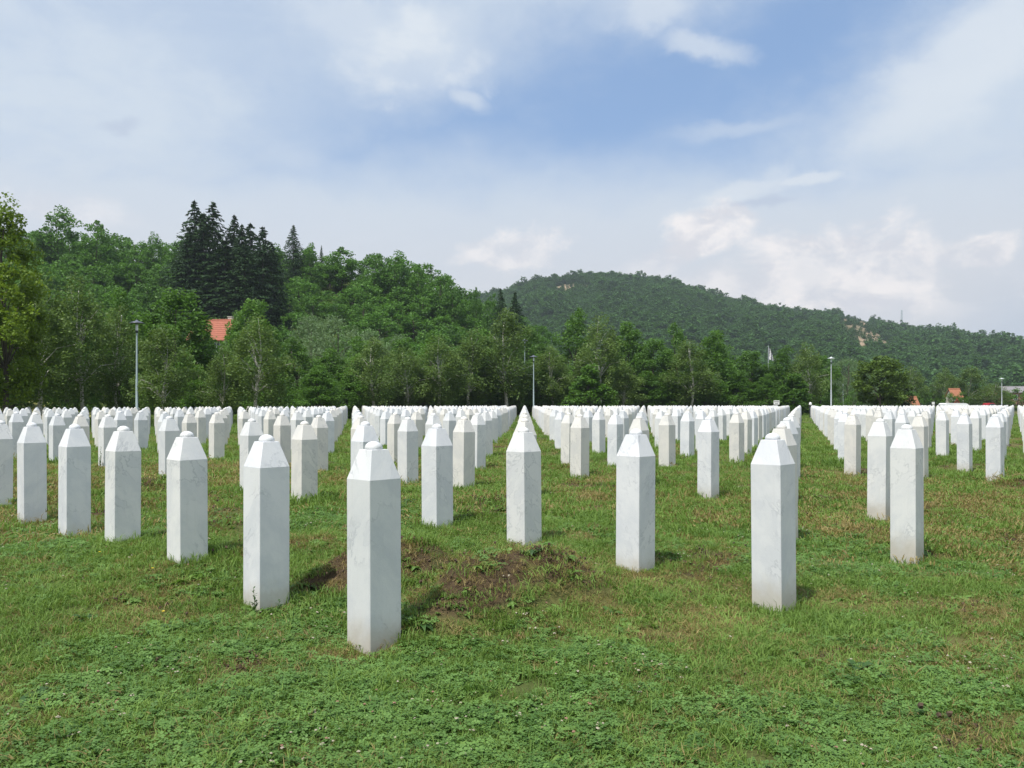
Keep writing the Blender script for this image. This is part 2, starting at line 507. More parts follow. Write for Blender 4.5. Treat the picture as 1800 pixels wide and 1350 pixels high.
def marble(name, from_mesh=False):
    m, n, out = mat(name)
    p = n.node('ShaderNodeBsdfPrincipled')
    oi = n.node('ShaderNodeObjectInfo')
    co = n.node('ShaderNodeTexCoord').outputs['Object']
    if from_mesh:
        tone = n.node('ShaderNodeAttribute', attribute_name='tone').outputs['Color']
        v = co
    else:
        tone = oi.outputs['Color']
        off = n.math('MULTIPLY', oi.outputs['Random'], 57.0)
        v = n.vmath('ADD', co, n.xyz(off, n.math('MULTIPLY', off, 1.7), n.math('MULTIPLY', off, -.6)))
    x, y, z = n.sep(v)
    # veins and clouding drawn out along a slanting grain; the slant differs from block to block
    wv = n.noise(v, 2.4, 4, 0.6, color=True)
    v2 = n.vmath('ADD', v, n.vmath('SCALE', wv, scale=0.13))
    rnd = n.math('FRACT', n.math('MULTIPLY', oi.outputs['Random'], 7.31))
    ex = n.math('SUBTRACT', n.math('MULTIPLY', n.math('GREATER_THAN', rnd, 0.45), 1.1), 0.55)
    grain = n.vmath('NORMALIZE', n.xyz(ex, n.math('MULTIPLY', ex, -1.0), 0.70))
    along = n.vmath('DOT_PRODUCT', v2, grain)
    gv = n.vmath('SUBTRACT', v2, n.vmath('SCALE', grain, scale=n.math('MULTIPLY', along, 0.84)))
    ridge = n.math('ABSOLUTE', n.math('SUBTRACT', n.noise(gv, 9.0, 4, 0.6), 0.5))
    vein = n.smooth(ridge, 0.035, 0.0)
    vein = n.math('MULTIPLY', vein, n.smooth(n.noise(v, 2.6, 3), 0.46, 0.64))
    cloud = n.smooth(n.noise(gv, 4.5, 6, 0.68), 0.36, 0.70)
    fine = n.noise(v, 38, 4, 0.65)
    spots = n.smooth(n.noise(v, 20, 2, .5), 0.73, 0.79)
    base = n.mix(cloud, (0.80, 0.80, 0.80), (0.67, 0.685, 0.71))
    base = n.mix(n.math('MULTIPLY', vein, 0.5), base, (0.40, 0.42, 0.45))
    base = n.mix(n.math('MULTIPLY', spots, 0.22), base, (0.42, 0.42, 0.43))
    base = n.mix(n.math('MULTIPLY', fine, 0.16), base, (0.55, 0.56, 0.57))
    base = n.mix(1.0, n.mix(1.0, base, tone, 'MULTIPLY'), (.90, .899, .895), 'MULTIPLY')
    # lichen-grey weathering streaks and soil splashed at the foot
    _, _, lz = n.sep(co)
    foot = n.smooth(n.math('ADD', lz, n.math('MULTIPLY', n.math('SUBTRACT', n.noise(v, 9, 4, .6), .5), 0.22)), -0.80, -1.08)
    base = n.mix(n.math('MULTIPLY', foot, 0.65), base, (0.42, 0.37, 0.29))
    sv = n.node('ShaderNodeMapping'); n.put(sv.inputs[0], v); sv.inputs['Scale'].default_value = (30, 30, 1.2)
    streak = n.smooth(n.noise(sv.outputs[0], 1.0, 4, .6), 0.5, 0.8)
    base = n.mix(n.math('MULTIPLY', streak, 0.16), base, (0.50, 0.49, 0.45))
    n.put(p.inputs['Base Color'], base)
    n.put(p.inputs['Roughness'], n.smooth(fine, 0.2, 0.8, 0.42, 0.62))
    p.inputs['Specular IOR Level'].default_value = 0.35
    b = n.node('ShaderNodeBump'); b.inputs['Distance'].default_value = 0.002; b.inputs['Strength'].default_value = 0.35
    n.put(b.inputs['Height'], n.noise(v, 60, 5, 0.7)); n.put(p.inputs['Normal'], b.outputs[0])
    n.l.new(p.outputs[0], out.inputs[0])
    return m


def leafy(name, c_dark, c_light, trans=0.30, attr='var', kind='GEOMETRY', rough=0.55, worldvar=0.5, gloss=0.25, wscale=0.12):
    """leaf material: two greens picked per leaf and per plant, some light let through"""
    m, n, out = mat(name)
    va = n.node('ShaderNodeAttribute', attribute_name=attr, attribute_type=kind).outputs['Fac']
    pos = n.node('ShaderNodeNewGeometry').outputs['Position']
    oi = n.node('ShaderNodeObjectInfo')
    wn = n.noise(pos, wscale, 3, 0.6)
    f = n.math('ADD', n.math('MULTIPLY', va, 1 - worldvar), n.math('MULTIPLY', wn, worldvar), clamp=True)
    f = n.math('ADD', f, n.math('MULTIPLY', n.math('SUBTRACT', oi.outputs['Random'], 0.5), 0.35), clamp=True)
    col = n.mix(f, c_dark, c_light)
    p = n.node('ShaderNodeBsdfPrincipled')
    n.put(p.inputs['Base Color'], col)
    p.inputs['Roughness'].default_value = rough
    p.inputs['Specular IOR Level'].default_value = gloss
    t = n.node('ShaderNodeBsdfTranslucent')
    n.put(t.inputs[0], n.mix(0.6, col, (c_light[0] * 1.5, c_light[1] * 1.5, c_light[2] * .8)))
    ms = n.node('ShaderNodeMixShader'); ms.inputs[0].default_value = trans
    n.l.new(p.outputs[0], ms.inputs[1]); n.l.new(t.outputs[0], ms.inputs[2])
    n.l.new(ms.outputs[0], out.inputs[0])
    return m


def bark(name, c0, c1, marks=False):
    m, n, out = mat(name)
    co = n.node('ShaderNodeTexCoord').outputs['Object']
    mp = n.node('ShaderNodeMapping'); n.put(mp.inputs[0], co); mp.inputs['Scale'].default_value = (3, 3, 9 if marks else 1.5)
    f = n.noise(mp.outputs[0], 2.0, 4, 0.65)
    p = n.node('ShaderNodeBsdfPrincipled'); p.inputs['Roughness'].default_value = 0.8
    n.put(p.inputs['Base Color'], n.mix(n.smooth(f, 0.52, 0.62) if marks else f, c0, c1))
    n.l.new(p.outputs[0], out.inputs[0])
    return m


M_MARBLE = marble('marble'); M_MARBLE_FAR = marble('marble_far', True)


def ground_mat():
    m, n, out = mat('ground')
    pos = n.node('ShaderNodeNewGeometry').outputs['Position']
    dry = n.node('ShaderNodeAttribute', attribute_name='dry').outputs['Fac']
    soil = n.node('ShaderNodeAttribute', attribute_name='soil').outputs['Fac']
    f1 = n.noise(pos, 9, 5, 0.65); f2 = n.noise(pos, 60, 4, 0.7); f3 = n.noise(pos, 0.6, 4, 0.6)
    g = n.mix(f2, (0.045, 0.050, 0.018), (0.115, 0.150, 0.042))
    g = n.mix(n.smooth(f3, .3, .7, 0, .5), g, (0.085, 0.105, 0.032))
    g = n.mix(n.math('MULTIPLY', dry, 0.65), g, n.mix(f1, (0.11, 0.095, 0.035), (0.20, 0.175, 0.07)))
    s = n.mix(f1, (0.040, 0.029, 0.017), (0.105, 0.074, 0.044))
    s = n.mix(n.smooth(f2, .5, .75, 0, .6), s, (0.22, 0.155, 0.09))
    col = n.mix(n.smooth(n.math('ADD', soil, n.math('MULTIPLY', n.math('SUBTRACT', f1, .5), .4)), .25, .6), g, s)
    p = n.node('ShaderNodeBsdfPrincipled'); n.put(p.inputs['Base Color'], col)
    p.inputs['Roughness'].default_value = 0.95; p.inputs['Specular IOR Level'].default_value = 0.1
    b = n.node('ShaderNodeBump'); b.inputs['Distance'].default_value = 0.03; b.inputs['Strength'].default_value = 0.8
    n.put(b.inputs['Height'], n.noise(pos, 25, 6, 0.7)); n.put(p.inputs['Normal'], b.outputs[0])
    n.l.new(p.outputs[0], out.inputs[0])
    return m


def hill_mat(name, ca, cb, cc, bare=False, rock=((0.10, 0.10, 0.05), (0.34, 0.25, 0.17))):
    m, n, out = mat(name)
    pos = n.node('ShaderNodeNewGeometry').outputs['Position']
    f1 = n.noise(pos, .08, 5, .65); f2 = n.noise(pos, .9, 4, .7)
    col = n.mix(f2, n.mix(f1, ca, cb), cc)
    if bare:
        ba = n.node('ShaderNodeAttribute', attribute_name='bare').outputs['Fac']
        rk = n.mix(n.smooth(n.noise(pos, .10, 5, .7), .35, .65), *rock)
        col = n.mix(ba, col, rk)
    p = n.node('ShaderNodeBsdfPrincipled'); n.put(p.inputs['Base Color'], col); p.inputs['Roughness'].default_value = 1
    p.inputs['Specular IOR Level'].default_value = 0.05
    n.l.new(p.outputs[0], out.inputs[0])
    return m


# ---------------------------------------------------------------- ground sheet and hills
def build_ground():
    front = np.linspace(-48, 48, 330); back = np.linspace(50, 310, 70)
    th = np.radians(np.concatenate([front, back]))
    rr = [0.3]
    while rr[-1] < 60: rr.append(rr[-1] * 1.018 + .012)
    while rr[-1] < 3500: rr.append(rr[-1] * 1.12)
    rr = np.array(rr)
    T, Q = np.meshgrid(th, rr)
    X = Q * np.sin(T); Y = Q * np.cos(T)
    Z = ground_z(X, Y)
    dry, soil, _ = patches(X.ravel(), Y.ravel())
    nt = len(th); nr = len(rr)
    i, k = np.meshgrid(np.arange(nr - 1), np.arange(nt), indexing='ij')
    k2 = (k + 1) % nt
    F = np.stack([i * nt + k, i * nt + k2, (i + 1) * nt + k2, (i + 1) * nt + k], -1).reshape(-1, 4)
    V = np.stack([X.ravel(), Y.ravel(), Z.ravel()], 1)
    V = np.concatenate([V, [[0, 0, float(Z[0].mean())]]]); c0 = len(V) - 1
    F = F[:, ::-1]
    me = np_mesh('ground', V, F, ground_mat(), {'dry': np.append(dry, 0), 'soil': np.append(soil, 0)}, smooth=True)
    o = bpy.data.objects.new('ground', me); link(o); tag(o, kind='structure')


build_ground()


def build_hill(name, zf, d0, d1, nd, az0, az1, na, m, bare=None):
    px = np.linspace(az0, az1, na); d = np.linspace(d0, d1, nd)
    P, D = np.meshgrid(px, d)
    X = (P - 900) / FPX * D; Y = D
    Z = zf(X, Y)
    Z[0] -= 3.0; Z[-1] -= 30
    base = -0.3
    Z = Z + base
    i, k = np.meshgrid(np.arange(nd - 1), np.arange(na - 1), indexing='ij')
    F = np.stack([i * na + k, i * na + k + 1, (i + 1) * na + k + 1, (i + 1) * na + k], -1).reshape(-1, 4)
    V = np.stack([X.ravel(), Y.ravel(), Z.ravel()], 1)
    at = {'bare': bare(X.ravel(), Y.ravel(), Z.ravel())} if bare else None
    me = np_mesh(name, V, F, m, at, smooth=True)
    o = bpy.data.objects.new(name, me); link(o); tag(o, kind='structure')
    return o


def img_xy(x, y, z):
    return 900 + FPX * x / y, HZ - FPX * (z - CAMZ) / y


BARE = [(1500, 580, 34, 30), (1528, 604, 40, 22), (1558, 614, 24, 13), (1716, 601, 30, 8), (1727, 630, 20, 11), (1012, 505, 36, 8), (985, 515, 22, 7)]
def bare_mask(x, y, z):
    px, py = img_xy(x, y, z)
    b = np.zeros_like(px)
    jx = (fbm(px * .05, py * .05, 91, 3) - .5) * 34; jy = (fbm(px * .05 + 9, py * .05, 92, 3) - .5) * 26
    for cx, cy, rx, ry in BARE:
        b = np.maximum(b, (((px + jx - cx) / rx) ** 2 + ((py + jy - cy) / ry) ** 2 < 1).astype(float))
    return b


HN = build_hill('hillside', hill_near_z, 56, 300, 90, -2400, 1250, 260, hill_mat('hillside', (0.035, .06, .015), (.10, .12, .03), (.06, .09, .022), True, ((.15, .17, .05), (.27, .26, .09))),
                lambda x, y, z: ((px_of(x, y) < 300) & (y < 86)).astype(float))
HF = build_hill('far_hill', hill_far_z, 330, 1900, 110, -1200, 4200, 420, hill_mat('far_hill', (0.028, .065, .022), (.045, .095, .03), (.035, .08, .024), True), bare_mask)


# ---------------------------------------------------------------- grave markers
def stone_parts():
    s = .5 * SIDE; bz = 0.004
    def ring(h, z, b=bz): return [(-h + b, -h, z), (h - b, -h, z), (h, -h + b, z), (h, h - b, z), (h - b, h, z), (-h + b, h, z), (-h, h - b, z), (-h, -h + b, z)]
    V = ring(s, -1.38) + ring(s, -0.9) + ring(s, -0.45) + ring(s, 0.0)
    F = [tuple(reversed(range(8)))] + [(r * 8 + k, r * 8 + (k + 1) % 8, (r + 1) * 8 + (k + 1) % 8, (r + 1) * 8 + k) for r in range(3) for k in range(8)] + [tuple(24 + k for k in range(8))]
    shaft = (V, F)
    t = s * 0.54; h = 0.77 * SIDE
    V = ring(s, 0.0) + ring(s, 0.003) + ring(t, h - .002, .003) + ring(t - .002, h, .003)
    F = [tuple(reversed(range(8)))] + [(r * 8 + k, r * 8 + (k + 1) % 8, (r + 1) * 8 + (k + 1) % 8, (r + 1) * 8 + k) for r in range(3) for k in range(8)] + [tuple(24 + k for k in range(8))]
    cap = (V, F)
    r = 0.235 * SIDE; n = 18
    prof = [(r * math.cos(rad(a)),   .010 + .043 * math.sin(rad(a))) for a in (-16, 0, 16, 32, 47, 61, 73, 83)]
    V = [(q * math.cos(2 * math.pi * k / n), q * math.sin(2 * math.pi * k / n), h + z) for q, z in prof for k in range(n)]
    F = [(i * n + k, i * n + (k + 1) % n, (i + 1) * n + (k + 1) % n, (i + 1) * n + k) for i in range(len(prof) - 1) for k in range(n)]
    V.append((0, 0, h + .0534)); F += [((len(prof) - 1) * n + k, (len(prof) - 1) * n + (k + 1) % n, len(V) - 1) for k in range(n)]
    F.append(tuple(reversed(range(n))))
    return shaft, cap, (V, F)


SH, CP, DM = stone_parts()
me_shaft = mesh_from('shaft', *SH, M_MARBLE)
me_cap = mesh_from('cap', *CP, M_MARBLE)
me_dome = mesh_from('finial', *DM, M_MARBLE, smooth=True)

# how far back the field runs, as image column -> depth
BACK = [(-400, 40), (0, 44), (110, 47), (270, 52), (420, 62), (500, 74), (615, 84), (930, 92), (1410, 98), (1800, 118), (2200, 122)]
stones = []
for i in range(0, 48):
    for j in range(-40, 60):
        if (i, j) in ABSENT: continue
        p = lat(i, j)
        if i > 0 and j < -1 - 0 * i and p[1] < 14.5: continue
        if p[1] < 5 or p[1] > interp(px_of(p[0], p[1]), BACK): continue
        if abs(p[0]) > 0.72 * p[1] + 2.5: continue
        hsh = hash2(np.array([i]), np.array([j]), 5)[0]
        if i > 5 and hsh < .035: continue
        if i > 0 and p[1] < 24 and p[0] > .5 * p[1] and hsh < .0: continue
        stones.append([i, j, p[0], p[1]])
stones.sort(key=lambda s: s[3])
inview = [s for s in stones if abs(s[2]) < 0.615 * s[3]]
single = inview[:298]
rest_ids = {(s[0], s[1]) for s in single}
rest = [s for s in stones if (s[0], s[1]) not in rest_ids and (s in inview or s[3] > 5)]

TONES = {'cool white': (1.0, 1.01, 1.03), 'white': (1.0, 1.0, .99), 'cream': (.97, .94, .88), 'pale grey': (.93, .945, .955)}
TK = {(0, 0): 'pale grey', (0, 1): 'cool white', (0, 2): 'white', (0, 3): 'white', (0, 4): 'cool white', (0, 5): 'cool white', (1, -1): 'cool white', (1, 0): 'cool white', (1, 1): 'white',
      (1, 2): 'cool white', (2, -1): 'white', (3, 0): 'white', (3, 2): 'cool white', (4, 4): 'cream', (3, 4): 'cream', (2, 4): 'cream', (3, 3): 'cream', (2, 5): 'white',
      (2, 7): 'cream', (1, 10): 'cream', (2, 10): 'cream', (5, 1): 'cream', (5, 2): 'cream', (5, 4): 'cream', (2, 11): 'cream', (2, 8): 'cream', (5, 0): 'cool white',
      (6, 1): 'cool white', (7, 2): 'white', (5, 5): 'cool white', (4, 5): 'cool white', (2, 0): 'cream', (3, 8): 'cream', (2, 6): 'cream', (4, 6): 'cream', (3, 7): 'white'}
def tone_of(i, j):
    if (i, j) in TK: return TK[(i, j)]
    h = hash2(np.array([i]), np.array([j]), 99)[0]
    return 'cream' if h < .38 else 'white' if h < .62 else 'cool white' if h < .85 else 'pale grey'


ORD = ['nearest', 'second', 'third', 'fourth', 'fifth', 'sixth', 'seventh', 'eighth', 'ninth', 'tenth', 'eleventh', 'twelfth', 'thirteenth', 'fourteenth', 'fifteenth', 'sixteenth',
       'seventeenth', 'eighteenth', 'nineteenth', 'twentieth']
def nth(n):
    if n <= 20: return ORD[n - 1] if n > 1 else 'first'
    return f"{n}{'st' if n % 10 == 1 else 'nd' if n % 10 == 2 else 'rd' if n % 10 == 3 else 'th'}"


byrow = {}
for s in sorted(inview, key=lambda s: s[1]): byrow.setdefault(s[0], []).append(s[1])
SPECIAL = {(0, 0): 'tallest pale marble pillar at the front corner, its foot in the grass',
           (0, 1): 'marble pillar with diagonal grey veins and a tall weed at its foot',
           (0, 2): 'marble pillar in front row, third back from the nearest corner, mound behind it',
           (1, -1): 'large white marble pillar alone on open grass, a long file of pillars hidden behind it',
           (1, 0): 'white marble pillar on open grass between the two largest right and centre pillars',
           (2, -1): 'white marble pillar standing foremost on the far right of the lawn'}


def place_stone(i, j, x, y):
    hs = [hash2(np.array([i]), np.array([j]), q)[0] - .5 for q in (1, 2, 3, 4, 6)]
    gz = bg(x, y) if y < 45 else float(ground_base(np.array([x]), np.array([y]))[0])
    sz = float(shoulder_z(x, y)) + hs[0] * .03
    tone = tone_of(i, j)
    row = byrow[i]; pos = row.index(j) + 1
    lab = SPECIAL.get((i, j)) or f"{tone} marble pillar with domed top, {nth(pos)} from the right in the {nth(i + 1)} diagonal row"
    t = bpy.data.objects.new('grave_marker', None); t.empty_display_size = .2
    t.location = (x + hs[1] * .03, y + hs[2] * .03, gz)
    t.rotation_euler = (hs[3] * rad(1.0), hs[4] * rad(1.0), -PSI + hs[1] * rad(2.2))
    link(t); tag(t, lab, 'grave marker', 'marble grave markers in diagonal rows')
    col = TONES[tone]; k = 1 + hs[4] * .06
    for nm, me in (('shaft', me_shaft), ('cap', me_cap), ('finial', me_dome)):
        o = bpy.data.objects.new(nm, me); link(o, t)
        o.location = (0, 0, sz - gz)
        o.color = (col[0] * k, col[1] * k, col[2] * k, 1)


for s in single: place_stone(*s)


def far_stones():
    # the 300 nearest are separate; the rest of the field, small in view, is one object
    V0a = np.array(SH[0] + CP[0]); n1 = len(SH[0])
    F0 = [f for f in SH[1]] + [tuple(q + n1 for q in f) for f in CP[1]]
    rr, nn = 0.226 * SIDE, 8
    prof = [(rr, 0.0), (rr, .018), (rr * .7, .042), (rr * .05, .051)]
    dv = [(q * math.cos(2 * math.pi * k / nn), q * math.sin(2 * math.pi * k / nn), .77 * SIDE + z) for q, z in prof for k in range(nn)]
    df = [(i * nn + k, i * nn + (k + 1) % nn, (i + 1) * nn + (k + 1) % nn, (i + 1) * nn + k) for i in range(3) for k in range(nn)]
    # simplified square prism shaft and cap as quads
    s = .5 * SIDE; t = s * .54; h = .77 * SIDE
    sq = lambda a, z: [(-a, -a, z), (a, -a, z), (a, a, z), (-a, a, z)]
    bv = sq(s, -1.38) + sq(s, 0) + sq(t, h)
    bf = [(r * 4 + k, r * 4 + (k + 1) % 4, (r + 1) * 4 + (k + 1) % 4, (r + 1) * 4 + k) for r in range(2) for k in range(4)] + [(8, 9, 10, 11)]
    U = np.array(bv + dv); FF = np.array(bf + [tuple(q + 12 for q in f) for f in df])
    Vs, Fs, Ts = [], [], []
    for n, (i, j, x, y) in enumerate(rest):
        hs = [hash2(np.array([i]), np.array([j]), q)[0] - .5 for q in (1, 2, 3, 4, 6)]
        a = -PSI + hs[1] * rad(2.2); c_, s_ = math.cos(a), math.sin(a)
        P = U.copy()
        P[:, 0], P[:, 1] = U[:, 0] * c_ - U[:, 1] * s_ + x + hs[1] * .03, U[:, 0] * s_ + U[:, 1] * c_ + y + hs[2] * .03
        P[:, 2] += float(shoulder_z(x, y)) + hs[0] * .03
        Vs.append(P); Fs.append(FF + n * len(U))
        col = TONES[tone_of(i, j)]; Ts.append(np.tile(np.array(col) * (1 + hs[4] * .06), (len(U), 1)))
    me = np_mesh('grave_markers_far', np.concatenate(Vs), np.concatenate(Fs), M_MARBLE_FAR, {'tone': np.concatenate(Ts)})
    o = bpy.data.objects.new('distant_grave_markers', me); link(o)
    tag(o, 'the far mass of small white marble pillars reaching the tree line', kind='stuff', group='marble grave markers in diagonal rows')


far_stones()
print('STONES', len(stones), len(inview), len(rest))

# ---------------------------------------------------------------- trees
def leaves_np(C, size, aspect, up=0.4, rng=R, droop=None):
    """rhombus leaves at centres C; returns V, F, var"""
    n = len(C)
    nv = rng.normal(size=(n, 3)); nv[:, 2] = np.abs(nv[:, 2]) + up; nv /= np.linalg.norm(nv, axis=1, keepdims=True)
    t = rng.normal(size=(n, 3))
    if droop is not None: t = t * (1 - droop) + np.array([0, 0, -1.0]) * droop * 1.5
    t -= nv * (t * nv).sum(1, keepdims=True) * (0.5 if droop is not None else 1); t /= np.linalg.norm(t, axis=1, keepdims=True)
    b = np.cross(nv, t); b /= np.linalg.norm(b, axis=1, keepdims=True)
    sz = size * rng.uniform(.6, 1.35, (n, 1))
    V = np.stack([C - t * sz * .5, C + b * sz * aspect * .5 - t * sz * .05, C + t * sz * .5, C - b * sz * aspect * .5 - t * sz * .05], 1).reshape(-1, 3)
    F = np.arange(4 * n).reshape(n, 4)
    return V, F, np.repeat(rng.uniform(0, 1, n), 4)


def crown_points(h0, h1, rad_f, K, per, rc, rng, shell=.55, flat=.75, lobes=.28, hang=0.0):
    """leaf centres in clumps spread through an uneven crown; also the clump centres"""
    ph = rng.uniform(0, 6.28, 5); zf = rng.uniform(0, 1, K * 6)
    rr = rad_f(zf); keep = rng.uniform(0, rr.max(), K * 6) < rr
    zf = zf[keep][:K]; K = len(zf)
    th = rng.uniform(0, 2 * np.pi, K)
    lob = 1 + lobes * (np.sin(2 * th + ph[0] + zf * 5) * .5 + np.sin(3 * th + ph[1] - zf * 8) * .5 + rng.normal(0, .35, K))
    q = rng.uniform(shell, 1, K) ** .8
    r = rad_f(zf) * lob * q
    C = np.stack([r * np.cos(th), r * np.sin(th), h0 + (h1 - h0) * zf], 1)
    n = per
    L = rng.normal(size=(K, n, 3)); L /= np.linalg.norm(L, axis=2, keepdims=True)
    L *= rng.uniform(.35, 1.05, (K, n, 1)) ** .6
    sc = rc * rng.uniform(.55, 1.35, (K, 1, 1))
    L = L * sc * np.array([1, 1, flat])
    if hang: L[:, :, 2] -= np.abs(rng.normal(0, hang, (K, n)))
    P = (C[:, None, :] + L).reshape(-1, 3)
    return P, C


def trunk_mb(h, r0, lean, C, nb, rng, rb=.35, top=.92, start=.22):
    mb = MB()
    P = []; k = 8
    for i in range(k + 1):
        f = i / k
        P.append((lean[0] * f * h + .02 * h * math.sin(f * 5 + lean[0] * 20), lean[1] * f * h + .015 * h * math.sin(f * 4 + 2), h * top * f - (.3 if i == 0 else 0)))
    mb.tube(P, [r0 * (1.35 if i == 0 else 1) * (1 - .9 * i / k) + .012 for i in range(k + 1)], 8)
    if len(C):
        sel = rng.choice(len(C), min(nb, len(C)), replace=False)
        for s in sel:
            c_ = C[s]; f = min(max((c_[2] / h) * .75 - .04, start), .85)
            i = min(int(f * k / top), k - 1); a = Vector(P[i]).lerp(Vector(P[i + 1]), .5)
            b = Vector(c_) * .96; b.z = c_[2]
            if b.z < a.z - .3 * h: continue
            m = a.lerp(b, .5) + Vector((0, 0, .05 * h))
            rbr = r0 * rb * (1 - f) + .01
            mb.tube([a, m, b], [rbr, rbr * .6, rbr * .2 + .004], 5, False)
    return mb


LM = {
    'birch': leafy('birch_leaf', (.056, .105, .026), (.165, .250, .064), .30, worldvar=.35),
    'ash': leafy('ash_leaf', (.030, .076, .014), (.130, .265, .038), .30, worldvar=.35),
    'maple': leafy('maple_leaf', (.034, .070, .014), (.125, .200, .036), .30, worldvar=.3),
    'linden': leafy('linden_leaf', (.038, .082, .009), (.200, .295, .030), .32, worldvar=.3),
    'willow': leafy('willow_leaf', (.065, .120, .045), (.21, .31, .15), .25, worldvar=.3),
    'spruce': leafy('spruce_needle', (.018, .042, .018), (.052, .100, .036), .12, worldvar=.3, gloss=.08),
    'hill': leafy('hill_leaf', (.034, .090, .016), (.128, .275, .040), .28, worldvar=.45, wscale=.05),
    'wood': leafy('wood_leaf', (.024, .072, .020), (.088, .195, .038), .25, worldvar=.75, wscale=.009),
}
BK_BIRCH = bark('birch_bark', (.56, .54, .48), (.09, .08, .07), True)
BK = bark('bark', (.045, .036, .026), (.12, .10, .075))


def proto(kind, seed, h, wd, **k):
    """returns (trunk mesh, crown mesh) of one tree of height h and crown width wd"""
    rng = np.random.default_rng(seed)
    a = dict(K=150, per=70, rc=.5, size=.16, asp=.6, h0=.18, shape='round', lm=kind, bk=BK, r0=.13, nb=30, shell=.45, hang=0, flat=.75, up=.4, droop=None, lobes=.28, lean=(rng.uniform(-.03, .03), 0))
    a.update(k)
    Rr = wd / 2
    shp = {'round': lambda f: Rr * np.sqrt(np.clip(1 - (2 * f - .95) ** 2 * .98, .02, 1)),
           'ovoid': lambda f: Rr * np.clip(np.sin(np.pi * np.clip(f, 0, 1) ** .72) ** .8, .06, 1) * (1 - .25 * f),
           'cone': lambda f: Rr * np.clip((1 - f) ** .75 * (.62 + .5 * np.minimum(f * 5, 1)), .04, 1),
           'bush': lambda f: Rr * np.sqrt(np.clip(1 - f ** 2.2, .03, 1))}[a['shape']]
    P, C = crown_points(h * a['h0'], h * .985, shp, a['K'], a['per'], a['rc'], rng, a['shell'], a['flat'], a['lobes'], a['hang'])
    P[:, 0] += a['lean'][0] * P[:, 2]; P[:, 1] += a['lean'][1] * P[:, 2]
    V, F, va = leaves_np(P, a['size'], a['asp'], a['up'], rng, a['droop'])
    # whole clumps differ a little in colour
    cv = np.repeat(rng.uniform(-.25, .25, len(C)), a['per'] * 4)
    va = np.clip(va * .7 + .15 + cv, 0, 1)
    cm = np_mesh('crown', V, F, LM[a['lm']], {'var': va})
    tb = trunk_mb(h, a['r0'], a['lean'], C, a['nb'], rng, top=.86)
    tm = mesh_from('trunk', tb.V, tb.F, a['bk'], True)
    return tm, cm, h, wd


def spruce_proto(seed, h, wd):
    rng = np.random.default_rng(seed)
    Pc, D = [], []
    z = .06 * h
    while z < h * .985:
        f = z / h; L = wd / 2 * min(1, (1 - f) * 2.0) ** .85 * rng.uniform(.85, 1.12) + .12
        nb = int(7 + 5 * (1 - f))
        for b in range(nb):
            th = rng.uniform(0, 6.283); l = L * rng.uniform(.7, 1.1)
            m = max(6, int(26 * l / (wd / 2)) + 6)
            s = rng.uniform(.1, 1, m)
            side = rng.normal(0, .16, m) * (1.25 - s) * l
            x = s * l * np.cos(th) - side * np.sin(th); y = s * l * np.sin(th) + side * np.cos(th)
            zz = z - s ** 1.6 * l * .34 + .12 * s ** 4 * l - np.abs(rng.normal(0, .09, m))
            Pc.append(np.stack([x, y, zz], 1)); D.append(np.tile([math.cos(th), math.sin(th), -.35], (m, 1)))
        z += h * .021
    P = np.concatenate(Pc); D = np.concatenate(D) + rng.normal(0, .45, (len(P), 3)); D /= np.linalg.norm(D, axis=1, keepdims=True)
    nv = rng.normal(0, .5, (len(P), 3)) + [0, 0, 1]; b = np.cross(D, nv); b /= np.linalg.norm(b, axis=1, keepdims=True)
    sz = rng.uniform(.35, .75, (len(P), 1)) * h / 17
    V = np.stack([P - D * sz * .5, P + b * sz * .17, P + D * sz * .5, P - b * sz * .17 + [0, 0, -.03]], 1).reshape(-1, 3)
    cm = np_mesh('crown', V, np.arange(len(V)).reshape(-1, 4), LM['spruce'], {'var': np.repeat(rng.uniform(0, 1, len(P)), 4)})
    tb = MB(); tb.tube([(0, 0, -.4), (0, 0, h * .5), (0, 0, h)], [.22, .13, .015], 8)
    return mesh_from('trunk', tb.V, tb.F, BK, True), cm, h, wd


